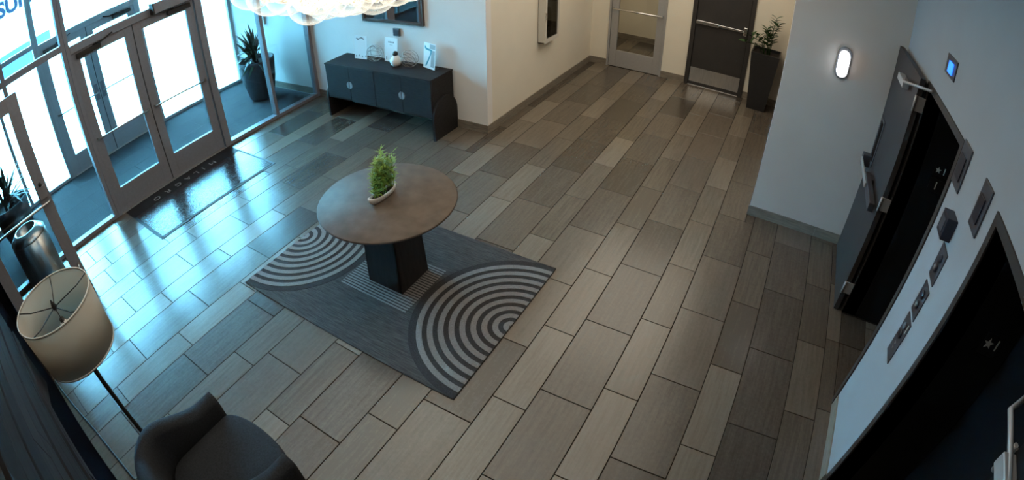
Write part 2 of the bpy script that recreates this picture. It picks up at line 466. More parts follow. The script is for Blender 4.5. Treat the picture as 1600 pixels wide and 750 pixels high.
wall('wall_far_corridor', MB().box(-3.2, 1.5, 8.45, 8.55, 0, H).box(-3.2, -3.1, YB + 0.14, 8.45, 0, H).box(1.4, 1.5, YB + 0.14, 8.45, 0, H), 'wall_warm')
wall('ceiling', MB().box(XG - 0.06, 3.4, -3.6, 8.6, H, H + 0.1), 'ceiling_white')
wall('ceiling_vestibule', MB().box(XO - 0.15, XG - 0.06, YN - 0.1, YC + 0.12, H, H + 0.1), 'ceiling_white')
BH = 0.115
def base(name, segs):
    """segs: list of boxes, each a baseboard tile"""
    root = struct(name)
    for sgm in segs: MB().box(*sgm).build('base_tile', 'base_tile', root)
def runx(x0, x1, ya, yb, step=0.79):
    out = []; x = x0
    while x < x1 - 0.01:
        e = min(x + step, x1); out.append((x + 0.001, e - 0.001, ya, yb, 0.0, BH)); x = e
    return out
def runy(y0, y1, xa, xb, step=0.79):
    out = []; y = y0
    while y < y1 - 0.01:
        e = min(y + step, y1); out.append((xa, xb, y + 0.001, e - 0.001, 0.0, BH)); y = e
    return out
base('baseboard_console', runx(XG + 0.06, XP + 0.012, YC - 0.012, YC))
base('baseboard_vestibule', runx(XO + 0.06, XG - 0.06, YC - 0.014, YC))
base('baseboard_corridor', runy(YC - 0.012, YB, XP, XP + 0.012))
base('baseboard_back', runx(XP, D1[0] - 0.0, YB - 0.012, YB) + runx(D1[1], D2[0], YB - 0.012, YB) + runx(D2[1], XS, YB - 0.012, YB))
base('baseboard_sconce', runx(XS - 0.012, XE, YS - 0.012, YS))
base('baseboard_elevator', runy(O2[1] + 0.07, O1[0] - 0.07, XE - 0.012, XE))
base('baseboard_far_corridor', runx(-3.1, 1.4, 8.438, 8.45))
# thin metal edge on the corner of the corridor wall
tag(MB().box(XP - 0.004, XP + 0.004, YC - 0.004, YC + 0.004, BH, H).build('trim_1', 'wall_cool'), 'slim corner bead on the wall edge', None, None, 'structure')

# ------------------------------------------------------------------ storefronts and glass doors
def fbox(root, name, x, d, y0, y1, z0, z1, m='alu', b=0.003):
    if m == 'alu' and x < -7: m = 'alu_outer_lit'
    return MB().bbox(x - d / 2, x + d / 2, y0, y1, z0, z1, b).build(name, m, root)
def pane(root, x, y0, y1, z0, z1):
    return MB().box(x - 0.004, x + 0.004, y0, y1, z0, z1).build('pane', 'glass', root)
def glazed(name, label, x, y0, y1, z0, z1, rails=(), fw=0.055, d=0.11, mulls=()):
    root = struct(name, (0, 0, 0), label)
    fbox(root, 'mullion', x, d, y0, y0 + fw, z0, z1); fbox(root, 'mullion', x, d, y1 - fw, y1, z0, z1)
    fbox(root, 'sill_rail', x, d, y0 + fw, y1 - fw, z0, z0 + 0.05); fbox(root, 'head_rail', x, d, y0 + fw, y1 - fw, z1 - 0.05, z1)
    ys = [y0 + fw] + [v for m_ in mulls for v in (m_ - fw / 2, m_ + fw / 2)] + [y1 - fw]
    for m_ in mulls: fbox(root, 'mullion', x, d, m_ - fw / 2, m_ + fw / 2, z0 + 0.05, z1 - 0.05)
    zs = [z0 + 0.05] + [v for r_ in rails for v in (r_ - 0.04, r_ + 0.04)] + [z1 - 0.05]
    for i in range(0, len(ys), 2):
        for r_ in rails: fbox(root, 'transom_rail', x, d, ys[i], ys[i + 1], r_ - 0.04, r_ + 0.04)
        for j in range(0, len(zs), 2): pane(root, x, ys[i], ys[i + 1], zs[j], zs[j + 1])
    return root
YD0, YDM, YD1, DHT = -0.575, 0.330, 1.265, 2.20
glazed('window_1', 'tall sidelight panes left of the inner entrance doors', XG, YN, YD0 - 0.055, 0, H, (2.33,), mulls=(-1.53,))
glazed('window_2', 'two tall glass panes between inner doors and console wall', XG, YD1 + 0.055, YC, 0, H, (2.62,), mulls=(2.285,))
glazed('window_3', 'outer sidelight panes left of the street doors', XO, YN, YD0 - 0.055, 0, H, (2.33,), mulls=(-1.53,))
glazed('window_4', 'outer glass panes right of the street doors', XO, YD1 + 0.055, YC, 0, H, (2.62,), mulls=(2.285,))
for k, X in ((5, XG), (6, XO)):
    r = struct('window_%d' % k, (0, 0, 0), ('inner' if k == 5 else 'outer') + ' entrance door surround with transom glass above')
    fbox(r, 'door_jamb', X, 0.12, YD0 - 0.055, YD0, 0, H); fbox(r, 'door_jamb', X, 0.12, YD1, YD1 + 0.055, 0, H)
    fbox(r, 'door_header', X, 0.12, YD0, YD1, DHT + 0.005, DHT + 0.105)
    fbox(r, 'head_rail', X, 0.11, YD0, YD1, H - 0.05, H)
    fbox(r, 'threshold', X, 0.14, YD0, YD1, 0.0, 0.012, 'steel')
    pane(r, X, YD0, YD1, DHT + 0.105, H - 0.05)

def glass_door(name, label, x, y0, y1, hinge, side, pulls=False):
    """leaf in the plane x; hinge -1 at y0, +1 at y1; side = direction (+-1 in x) of the push bar"""
    r = struct(name, (0, 0, 0), label)
    st, tr_, br = 0.125, 0.11, 0.325
    t = 0.045
    g = 0.006
    fbox(r, 'stile', x, t, y0 + g, y0 + st, 0.012, DHT); fbox(r, 'stile', x, t, y1 - st, y1 - g, 0.012, DHT)
    fbox(r, 'top_rail', x, t, y0 + st, y1 - st, DHT - tr_, DHT); fbox(r, 'bottom_rail', x, t, y0 + st, y1 - st, 0.012, br)
    pane(r, x, y0 + st, y1 - st, br, DHT - tr_)
    if hinge < 0: MB().box(x - t * 0.3, x + t * 0.3, y1 - g, y1 + g, 0.012, DHT - 0.002).build('meeting_seal', 'gasket', r)
    bx = x + side * 0.075
    pb = MB().tube([(x + side * 0.022, y0 + 0.05, 1.07), (bx, y0 + 0.06, 1.07), (bx, y1 - 0.06, 1.07), (x + side * 0.022, y1 - 0.05, 1.07)], 0.012, 10).build('push_bar', 'steel', r)
    if pulls:
        yy = y1 - st / 2 if hinge < 0 else y0 + st / 2
        MB().bbox(x + side * 0.022, x + side * 0.035, yy - 0.035, yy + 0.035, 0.95, 1.22, 0.004).build('pull_plate', 'alu', r)
    cy0 = y0 + 0.07 if hinge < 0 else y1 - 0.42
    c = MB().bbox(x + side * 0.023, x + side * 0.08, cy0, cy0 + 0.35, DHT - 0.08, DHT - 0.02, 0.006).build('closer', 'dark_metal', r)
    ya = cy0 + (0.25 if hinge < 0 else 0.10); yb = ya + (0.28 if hinge < 0 else -0.28)
    MB().tube([(x + side * 0.06, ya, DHT - 0.01), (x + side * 0.16, (ya + yb) / 2 - 0.05, DHT + 0.0), (x + side * 0.07, yb, DHT + 0.03)], 0.010, 6).build('closer_arm', 'dark_metal', c)
    return r
glass_door('door_1', 'left leaf of the inner glass entrance doors with push bar', XG, YD0, YDM, -1, 1)
glass_door('door_2', 'right leaf of the inner glass entrance doors with push bar', XG, YDM, YD1, 1, 1)
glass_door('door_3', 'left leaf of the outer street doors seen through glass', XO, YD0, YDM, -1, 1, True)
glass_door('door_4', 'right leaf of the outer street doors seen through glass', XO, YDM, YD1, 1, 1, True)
# automatic operator box above the right leaf
op = tag(MB().bbox(XG + 0.06, XG + 0.17, 0.62, 1.20, 2.22, 2.36, 0.008).build('door_operator', 'alu'), 'grey door operator box above the right entrance leaf', 'door operator')
MB().box(XG + 0.055, XG + 0.175, 0.60, 0.62, 2.215, 2.365).build('end_cap', 'black_metal', op)

# glass leaf standing open at the near left
r = struct('door_5', (-4.27, YN + 0.03, 0), 'grey glazed door leaf standing open at the left edge')
yl, hh = 0.985, 2.325
def lb(name, y0, y1, z0, z1, m='alu'): return MB().bbox(-0.0225, 0.0225, y0, y1, z0, z1, 0.003).build(name, m, r)
lb('stile', 0.0, 0.14, 0.01, hh); lb('stile', yl - 0.14, yl, 0.01, hh)
lb('top_rail', 0.14, yl - 0.14, hh - 0.15, hh); lb('bottom_rail', 0.14, yl - 0.14, 0.01, 0.30)
MB().box(-0.004, 0.004, 0.14, yl - 0.14, 0.30, hh - 0.15).build('pane', 'glass', r)
MB().tube([(0.02, yl - 0.02, 1.155), (0.075, yl - 0.05, 1.155), (0.075, 0.08, 1.155), (0.02, 0.05, 1.155)], 0.013, 10).build('push_bar', 'steel', r)
lk = MB().bbox(0.022, 0.05, yl - 0.13, yl - 0.03, 1.20, 1.33, 0.005).build('lock_case', 'alu', r)
MB().lathe([(0.0, 0.0), (0.022, 0.0), (0.018, 0.03), (0.0, 0.032)], (0.05, yl - 0.075, 1.36), 12, 'x').build('thumb_turn', 'black_metal', lk)
MB().tube([(0.02, yl - 0.03, 0.36), (0.06, yl - 0.06, 0.33), (0.06, yl - 0.06, 0.28)], 0.012, 8).build('door_stop', 'steel', r)

# ------------------------------------------------------------------ vestibule floor, carpet
vf = tag(MB().box(XO - 0.1, XG - 0.05, YN - 0.1, YC, -0.12, -0.008).build('floor_vestibule', 'gasket'), 'dark carpet tiles between the two sets of doors', None, None, 'structure')
cx0, cx1 = XO + 0.07, XG - 0.06
for i in range(4):
    a = cx0 + (cx1 - cx0) * i / 4; b = cx0 + (cx1 - cx0) * (i + 1) / 4
    y = YN + 0.02 - (0.45 if i % 2 else 0.0)
    while y < YC - 0.02:
        c, d = max(y, YN + 0.02), min(y + 0.9, YC - 0.016)
        if d - c > 0.03: MB().box(a + 0.0015, b - 0.0015, c + 0.0015, d - 0.0015, -0.008, 0.0).build('carpet_tile', 'carpet', vf)
        y += 0.9

# ------------------------------------------------------------------ back doors
r = struct('door_6', (0, YB, 0), 'silver grey glazed door with pull bar leading to the far corridor')
def cb(name, x0, x1, y0, y1, z0, z1, m, p, b=0.003): return MB().bbox(x0, x1, y0, y1, z0, z1, b).build(name, m, p)
cb('door_frame', D1[0], D1[0] + 0.035, -0.02, 0.14, 0, DH, 'alu_light', r); cb('door_frame', D1[1] - 0.035, D1[1], -0.02, 0.14, 0, DH, 'alu_light', r); cb('door_header', D1[0] + 0.035, D1[1] - 0.035, -0.02, 0.14, DH - 0.05, DH, 'alu_light', r)
a, b = D1[0] + 0.038, D1[1] - 0.038
cb('stile', a, a + 0.125, 0.0, 0.045, 0.008, DH - 0.052, 'alu_light', r); cb('stile', b - 0.125, b, 0.0, 0.045, 0.008, DH - 0.052, 'alu_light', r)
cb('bottom_rail', a + 0.125, b - 0.125, 0.0, 0.045, 0.008, 0.305, 'alu_light', r); cb('top_rail', a + 0.125, b - 0.125, 0.0, 0.045, DH - 0.18, DH - 0.052, 'alu_light', r)
MB().box(a + 0.125, b - 0.125, 0.018, 0.026, 0.305, DH - 0.18).build('pane', 'glass', r)
MB().tube([(a + 0.03, 0.0, 1.065), (a + 0.03, -0.06, 1.065), (b - 0.03, -0.06, 1.065), (b - 0.03, 0.0, 1.065)], 0.015, 10).build('pull_bar', 'chrome', r)

r = struct('door_7', (0, YB, 0), 'black door with steel kick plate and panic bar')
cb('door_frame', D2[0], D2[0] + 0.07, -0.03, 0.14, 0, DH, 'door_black', r); cb('door_frame', D2[1] - 0.07, D2[1], -0.03, 0.14, 0, DH, 'door_black', r); cb('door_header', D2[0] + 0.07, D2[1] - 0.07, -0.03, 0.14, DH - 0.07, DH, 'door_black', r)
lf = cb('leaf', D2[0] + 0.074, D2[1] - 0.074, 0.0, 0.045, 0.008, DH - 0.074, 'door_black', r)
MB().box(D2[0] + 0.078, D2[1] - 0.08, -0.002, 0.0, 0.06, 0.315).build('kick_plate', 'steel', r)
pbx = cb('panic_bar', D2[0] + 0.085, D2[0] + 0.46, -0.06, -0.0, 1.09, 1.15, 'steel', r, 0.008)
MB().bbox(D2[0] + 0.44, D2[1] - 0.13, -0.05, -0.02, 1.105, 1.14, 0.006).build('panic_rail', 'chrome', r)
cb('latch_case', D2[1] - 0.145, D2[1] - 0.085, -0.065, 0.0, 1.06, 1.20, 'chrome', r, 0.008)
cb('threshold', D2[0] + 0.07, D2[1] - 0.07, -0.03, 0.05, 0.0, 0.007, 'steel', r, 0.002)

# ------------------------------------------------------------------ elevator openings
def elevator(name, label, o, sgn_lines, n):
    r = thing(name, (0, 0, 0), label, 'elevator')
    y0, y1 = o
    dpt = 0.50
    fw = 0.05
    fr = MB().box(XE - 0.012, XE + 0.0, y0 - fw, y0, 0, OH + fw).box(XE - 0.012, XE, y1, y1 + fw, 0, OH + fw).box(XE - 0.012, XE, y0, y1, OH, OH + fw)
    fr.build('entrance_frame', 'leaf_grey', r)
    MB().box(XE, XE + dpt, y1, y1 + 0.03, 0, OH).build('jamb', 'jamb_dark', r)
    MB().box(XE, XE + dpt, y0 - 0.03, y0, 0, OH).build('jamb', 'jamb_dark', r)
    MB().box(XE, XE + dpt, y0, y1, OH, OH + 0.03).build('head_jamb', 'jamb_dark', r)
    ym = (y0 + y1) / 2
    MB().box(XE + dpt, XE + dpt + 0.03, y0, ym - 0.003, 0.006, OH).build('car_door', 'shaft_black', r)
    MB().box(XE + dpt + 0.006, XE + dpt + 0.036, ym + 0.003, y1, 0.006, OH).build('car_door', 'shaft_black', r)
    return r
e1 = elevator('elevator_entrance', 'dark elevator opening behind the smoke door held open', O1, 2, 1)
e2 = elevator('elevator_entrance', 'black elevator opening at the lower right edge', O2, 1, 2)
def star(cx, cz, r0, y, th):
    pts = []
    for k in range(10):
        a = math.pi / 2 + k * math.pi / 5
        rr = r0 if k % 2 == 0 else r0 * 0.42
        pts.append((cx + rr * math.cos(a), cz + rr * math.sin(a)))
    return MB().prism(pts, 'y', y - th, y)
def text_mesh(s, size, ext, m, name, parent, loc, rot, align='CENTER', bold=0.0):
    c = bpy.data.curves.new(name, 'FONT')
    c.body = s; c.size = size; c.extrude = ext; c.align_x = align; c.align_y = 'CENTER'; c.offset = bold; c.resolution_u = 3
    o = bpy.data.objects.new(name, c); COL.objects.link(o)
    dg = bpy.context.evaluated_depsgraph_get()
    me = bpy.data.meshes.new_from_object(o.evaluated_get(dg))
    bpy.data.objects.remove(o); bpy.data.curves.remove(c)
    me.materials.clear(); me.materials.append(MATS[m])
    return put(name, me, parent, loc, rot)
# jamb plates: the star and floor number
yj = O1[1]
pl = tag(MB().box(2.655, 2.79, yj - 0.004, yj, 1.57, 1.68).build('floor_sign', 'sign_black', None), 'black star and 1 plate above a plain 1 plate', 'sign')
star(2.695, 1.625, 0.03, yj - 0.004, 0.002).build('star', 'sign_white', pl)
text_mesh('1', 0.085, 0.001, 'sign_white', 'numeral', pl, (2.755, yj - 0.005, 1.625), (R(90), 0, 0))
pl = tag(MB().box(2.655, 2.79, yj - 0.004, yj, 1.43, 1.545).build('floor_sign', 'sign_black', None), 'black plate with a single 1 below the star plate', 'sign')
text_mesh('1', 0.10, 0.001, 'sign_white', 'numeral', pl, (2.722, yj - 0.005, 1.487), (R(90), 0, 0))
yj = O2[1]
pl = tag(MB().box(2.68, 2.81, yj - 0.004, yj, 1.55, 1.69).build('floor_sign', 'sign_black', None), 'star and 1 plate inside the lower right elevator opening', 'sign')
star(2.722, 1.625, 0.036, yj - 0.004, 0.002).build('star', 'sign_white', pl)
text_mesh('1', 0.10, 0.001, 'sign_white', 'numeral', pl, (2.785, yj - 0.005, 1.625), (R(90), 0, 0))

# smoke doors folded back against the wall
def smoke_door(name, label, hy, sg, lmat='leaf_grey'):
    """hinge at y = hy, leaf runs in direction sg along y"""
    r = struct(name, (0, 0, 0), label)
    x0, x1 = XE - 0.095, XE - 0.05
    wl = 1.075
    def yy(t): return hy + sg * t
    def bx(nm, xa, xb, ta, tb, z0, z1, m, p=r, b=0.003):
        a_, b_ = sorted((yy(ta), yy(tb)))
        return MB().bbox(xa, xb, a_, b_, z0, z1, b).build(nm, m, p)
    lw = (0.86, 1.0, 1.12, 1.53)   # vision panel t0,t1,z0,z1
    zt = 2.27
    lfm = MB()
    for (ta, tb, za, zb) in ((0, lw[0], 0.01, zt), (lw[1], wl, 0.01, zt), (lw[0], lw[1], 0.01, lw[2]), (lw[0], lw[1], lw[3], zt)):
        a_, b_ = sorted((yy(ta), yy(tb))); lfm.box(x0, x1, a_, b_, za, zb)
    lfm.build('leaf', lmat, r)
    a_, b_ = sorted((yy(lw[0]), yy(lw[1])))
    MB().box(x0 + 0.018, x0 + 0.026, a_, b_, lw[2], lw[3]).build('pane', 'glass', r)
    fm = MB()
    for (ta, tb, za, zb) in ((lw[0] - 0.03, lw[0], lw[2] - 0.03, lw[3] + 0.03), (lw[1], lw[1] + 0.03, lw[2] - 0.03, lw[3] + 0.03), (lw[0], lw[1], lw[2] - 0.03, lw[2]), (lw[0], lw[1], lw[3], lw[3] + 0.03)):
        p_, q_ = sorted((yy(ta), yy(tb))); fm.box(x0 - 0.008, x0, p_, q_, za, zb)
    fm.build('vision_frame', 'plate_steel', r)
    pb = bx('panic_bar', x0 - 0.085, x0 - 0.03, 0.02, 0.62, 1.05, 1.13, 'plate_steel', r, 0.006)
    bx('push_rail', x0 - 0.10, x0 - 0.085, 0.40, 0.98, 1.065, 1.115, 'alu_light', pb, 0.005)
    bx('bracket', x0 - 0.05, x0, 0.50, 0.60, 1.06, 1.12, 'plate_steel', pb)
    bx('latch_case', x0 - 0.09, x0, 0.94, 1.03, 1.03, 1.15, 'plate_steel', pb, 0.006)
    c = bx('closer', x0 - 0.065, x0, 0.30 if sg > 0 else 0.01, 0.58 if sg > 0 else 0.29, 2.07, 2.13, 'alu_light', r, 0.006)
    ay = [yy(0.36), yy(0.10), yy(-0.20)]
    arm_pts = [(x0 - 0.04, ay[0], 2.14), (x0 - 0.10, ay[1], 2.17), (XE - 0.03, ay[2], 2.25)] if sg > 0 else [(x0 - 0.045, yy(0.13), 2.125), (x0 - 0.01, yy(-0.165), 2.125), (XE - 0.012, yy(-0.235), 2.135)]
    MB().tube(arm_pts, 0.012, 8).build('closer_arm', 'alu_light', c)
    for hz_ in (0.28, 1.17, 2.07):
        MB().tube([(x0 - 0.004, yy(-0.018), hz_ - 0.065), (x0 - 0.004, yy(-0.018), hz_ + 0.065)], 0.011, 8).box(x0, x1 + 0.04, min(yy(-0.014), yy(-0.004)), max(yy(-0.014), yy(-0.004)), hz_ - 0.06, hz_ + 0.06).build('hinge', 'alu_light', r)
    return r
smoke_door('door_8', 'dark grey smoke door folded back beside the sconce wall', 1.955, 1)
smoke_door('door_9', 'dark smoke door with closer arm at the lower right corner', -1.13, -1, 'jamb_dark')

# devices on the elevator wall
def plate(name, y0, y1, z0, z1, t, m, label, cat, group=None):
    return tag(MB().bbox(XE - t, XE, y0, y1, z0, z1, min(0.004, t * 0.3)).build(name, m), label, cat, group)
p = plate('alarm_panel', 1.385, 1.655, 2.45, 2.59, 0.012, 'plate_steel', 'grey wall plate with a glowing blue screen high on the wall', 'alarm panel')
MB().bbox(XE - 0.022, XE - 0.012, 1.45, 1.56, 2.475, 2.555, 0.003).build('screen', 'blue_screen', p)
for (a, b, c, d, lab) in ((0.652, 0.832, 2.02, 2.285, 'hall lantern plate beside the smoke door opening'), (0.19, 0.345, 2.03, 2.29, 'hall lantern plate above the lower right elevator opening')):
    p = plate('hall_lantern', a, b, c, d, 0.012, 'plate_steel', lab, 'hall lantern', 'hall lanterns on the elevator wall')
    MB().bbox(XE - 0.02, XE - 0.012, a + 0.04, b - 0.03, c + 0.05, d - 0.07, 0.003).build('lens', 'plate_navy', p)
p = plate('keycard_reader', 0.475, 0.60, 1.81, 1.945, 0.07, 'plate_navy', 'small dark box above the elevator call plates', 'box')
MB().bbox(XE - 0.074, XE - 0.07, 0.50, 0.575, 1.84, 1.92, 0.002).build('face_plate', 'plate_steel', p)
def btn(p, y, z, r0, m, nm='button'):
    return MB().lathe([(0.0, 0.0), (r0, 0.0), (r0, -0.008), (r0 * 0.8, -0.012), (0.0, -0.012)], (XE - 0.008, y, z), 20, 'x').build(nm, m, p)
p = plate('call_plate', 0.40, 0.545, 1.56, 1.775, 0.008, 'plate_steel', 'topmost of three call plates with two round buttons', 'call plate', 'elevator call plates')
b_ = btn(p, 0.475, 1.645, 0.032, 'plate_navy'); btn(b_, 0.475, 1.645, 0.018, 'indicator', 'button_face').location.x = -0.004; btn(p, 0.462, 1.71, 0.024, 'plate_navy')
p = plate('call_plate', 0.39, 0.525, 1.305, 1.525, 0.008, 'plate_steel', 'middle of three call plates with two round buttons', 'call plate', 'elevator call plates')
btn(p, 0.455, 1.46, 0.028, 'plate_navy'); b_ = btn(p, 0.455, 1.385, 0.026, 'plate_navy'); btn(b_, 0.455, 1.385, 0.016, 'indicator', 'button_face').location.x = -0.004
p = plate('call_plate', 0.38, 0.52, 0.957, 1.28, 0.008, 'plate_steel', 'lowest of three call plates with arrow lamps', 'call plate', 'elevator call plates')
btn(p, 0.45, 1.15, 0.03, 'plate_navy'); btn(p, 0.45, 1.215, 0.022, 'plate_grey')
for zz in (1.04, 1.075):
    MB().prism([(0.435, zz + 0.01), (0.465, zz + 0.01), (0.45, zz - 0.012)], 'x', XE - 0.0105, XE - 0.008).build('arrow_lamp', 'indicator', p)
MB().box(XE - 0.011, XE - 0.008, 0.395, 0.405, 1.20, 1.262).build('label_strip', 'sign_white', p)

# ------------------------------------------------------------------ sconce
s = thing('wall_sconce', (1.79, YS, 1.915), 'pill shaped lit wall sconce beside the elevator lobby', 'sconce')
def pill(wd, ht, d0, d1, n=10):
    pts = []
    rr = wd / 2
    for k in range(n + 1): a = math.pi * k / n; pts.append((rr * math.cos(a), ht / 2 - rr + rr * math.sin(a)))
    for k in range(n + 1): a = math.pi + math.pi * k / n; pts.append((rr * math.cos(a), -ht / 2 + rr + rr * math.sin(a)))
    return MB().prism(pts, 'y', d0, d1)
pill(0.135, 0.315, -0.03, 0.0).build('back_plate', 'plate_grey', s)
pill(0.108, 0.255, -0.085, -0.03).build('glass_shade', 'sconce_glow', s)
MB().lathe([(0.012, 0.0), (0.018, 0.0), (0.018, -0.012), (0.012, -0.012)], (0, -0.03, -0.135), 12, 'y', close=True).build('drain_cap', 'plate_grey', s)

# ------------------------------------------------------------------ extinguisher cabinet
c = thing('extinguisher_cabinet', (XP, 4.76, 0.87), 'white wall cabinet with window holding a fire extinguisher', 'cabinet')
y0, y1, z1, d = -0.23, 0.23, 0.80, 0.10
MB().box(0.0, d, y0, y0 + 0.012, 0, z1).box(0.0, d, y1 - 0.012, y1, 0, z1).box(0.0, d, y0, y1, 0, 0.012).box(0.0, d, y0, y1, z1 - 0.012, z1).box(0.0, 0.006, y0, y1, 0, z1).build('body', 'white_enamel', c)
dr = MB().box(d, d + 0.014, y0, y0 + 0.055, 0, z1).box(d, d + 0.014, y1 - 0.055, y1, 0, z1).box(d, d + 0.014, y0 + 0.055, y1 - 0.055, 0, 0.06).box(d, d + 0.014, y0 + 0.055, y1 - 0.055, z1 - 0.06, z1).build('cabinet_door', 'white_enamel', c)
MB().box(d + 0.004, d + 0.008, y0 + 0.055, y1 - 0.055, 0.06, z1 - 0.06).build('pane', 'glass', dr)
MB().bbox(d + 0.014, d + 0.03, y0 + 0.008, y0 + 0.035, 0.36, 0.46, 0.003).build('catch', 'steel', dr)
ex = thing('fire_extinguisher', (XP + 0.055, 4.74, 0.885), 'slim fire extinguisher inside the white wall cabinet', 'extinguisher')
MB().lathe([(0, 0), (0.042, 0), (0.045, 0.01), (0.045, 0.40), (0.03, 0.45), (0.014, 0.47), (0.014, 0.50), (0, 0.50)], n=18).build('cylinder', 'black_metal', ex)
MB().box(-0.01, 0.01, -0.07, 0.03, 0.50, 0.515).box(-0.008, 0.008, -0.075, 0.0, 0.53, 0.54).build('handle', 'steel', ex)
MB().tube([(0.0, 0.03, 0.49), (0.02, 0.06, 0.42), (0.02, 0.065, 0.25), (0.015, 0.06, 0.12)], 0.009, 8).build('hose', 'indicator', ex)

# ------------------------------------------------------------------ near wall cladding
cl = tag(MB().box(-1.74, XE - 0.01, YN, YN + 0.04, 1.46, H).build('trim_2', 'panel_black'), 'dark horizontal wood planks cladding the near wall', None, None, 'structure')
z = 1.425
k = 0
while z < H - 0.02:
    hgt = (0.05 if k < 4 else 0.118)
    z2 = min(z + hgt, H)
    x = -1.75 if k > 0 else -1.14
    off = random.uniform(0.7, 2.0)
    xs = [x, x + off, x + off + 1.6, XE - 0.012] if x + off + 1.6 < XE - 0.1 else [x, x + off, XE - 0.012]
    for a, b in zip(xs[:-1], xs[1:]):
        cx_, cz_ = (a + b) / 2, (z + z2) / 2
        hw, hh_ = (b - a) / 2 - 0.001, (z2 - z) / 2 - 0.008
        MB().bbox(-hw, hw, 0, 0.07 + random.uniform(-0.006, 0.006), -hh_, hh_, 0.003).build('plank', 'plank_dark', cl, (cx_, YN + 0.04, cz_))
    z = z2; k += 1
MB().prism([(-1.75, 1.14), (-1.13, 1.428), (-1.13, 1.476), (-1.75, 1.476)], 'y', YN + 0.04, YN + 0.105).build('gusset', 'plank_dark', cl)

# ------------------------------------------------------------------ rug
RX0, RX1, RY0, RY1 = -2.592, -0.214, -0.395, 1.225
rg = thing('area_rug', ((RX0 + RX1) / 2, (RY0 + RY1) / 2, 0), 'dark grey rug with striped semicircle pattern under round table', 'rug')
hx, hy = (RX1 - RX0) / 2, (RY1 - RY0) / 2
MB().bbox(-hx, hx, -hy, hy, 0.0005, 0.011, 0.004).build('pile_field', 'rug_dark', rg)
# raised ribs along the rug on the plain field and the pale centre block
def semi(cx, sgn, r0, r1, z0, z1, n=40):
    pts = []
    for k in range(n + 1):
        a = -math.pi / 2 + math.pi * k / n; pts.append((cx + sgn * r1 * math.cos(a), r1 * math.sin(a)))
    for k in range(n, -1, -1):
        a = -math.pi / 2 + math.pi * k / n; pts.append((cx + sgn * r0 * math.cos(a), r0 * math.sin(a)))
    m_ = len(pts) // 2
    mb = MB()
    vv = [(p[0], p[1], z1) for p in pts] + [(p[0], p[1], z0) for p in pts]
    N = len(pts); fs = []
    for k in range(m_ - 1):
        fs.append((k, k + 1, N - 2 - k, N - 1 - k))
    for k in range(N): fs.append((k, (k + 1) % N, N + (k + 1) % N, N + k))
    return mb.raw(vv, fs)
for sgn, cx in ((1, -hx + 0.001), (-1, hx - 0.001)):
    semi(cx, sgn, 0.0, 0.808, 0.0115, 0.0130).build('semicircle_ground', 'rug_black', rg)
    rr = 0.745
    for k in range(9):
        semi(cx, sgn, max(rr - 0.046, 0.004), rr, 0.0125, 0.0155, 36 if k < 5 else 20).build('arc_stripe', 'rug_light', rg)
        rr -= 0.086
        if rr < 0.03: break
cb_ = MB().box(-0.375, 0.375, -0.30, 0.30, 0.0108, 0.0118).build('centre_block', 'rug_black', rg)
for k in range(21):
    yk = -0.29 + k * 0.029
    MB().box(-0.372, 0.372, yk - 0.0085, yk + 0.0085, 0.0112, 0.0124).build('rib', 'rug_light', cb_)

# ------------------------------------------------------------------ table
TX, TY, TZ = -1.372, 0.462, 0.81
t = thing('round_table', (TX, TY, 0.0125), 'round brown stone topped table on tapered dark pedestal', 'table')
tz = TZ - 0.0125
MB().lathe([(0, tz - 0.035), (0.53, tz - 0.035), (0.566, tz - 0.018), (0.570, tz - 0.006), (0.565, tz), (0, tz)], n=72).build('table_top', 'table_stone', t)
MB().lathe([(0.528, tz - 0.040), (0.568, tz - 0.019), (0.5725, tz - 0.012), (0.5725, tz - 0.008), (0.567, tz - 0.005)], n=72).build('edge_band', 'table_edge', t)
ht_, hb_ = 0.165, 0.188
pr = MB()
vv = [(-hb_, -hb_, 0), (hb_, -hb_, 0), (hb_, hb_, 0), (-hb_, hb_, 0), (-ht_, -ht_, tz - 0.036), (ht_, -ht_, tz - 0.036), (ht_, ht_, tz - 0.036), (-ht_, ht_, tz - 0.036)]
for nm, q_ in (('front', (0, 1, 5, 4)), ('right', (1, 2, 6, 5)), ('back', (2, 3, 7, 6)), ('left', (3, 0, 4, 7))):
    c0 = sum((Vector(vv[i]) for i in q_), Vector()) / 4
    n_ = Vector((c0.x, c0.y, 0)).normalized() * 0.02
    MB().raw([vv[i] for i in q_] + [tuple(Vector(vv[i]) - n_) for i in q_], [(0, 1, 2, 3), (7, 6, 5, 4), (0, 4, 5, 1), (1, 5, 6, 2), (2, 6, 7, 3), (3, 7, 4, 0)]).build('pedestal_panel', 'pedestal_wood', t)

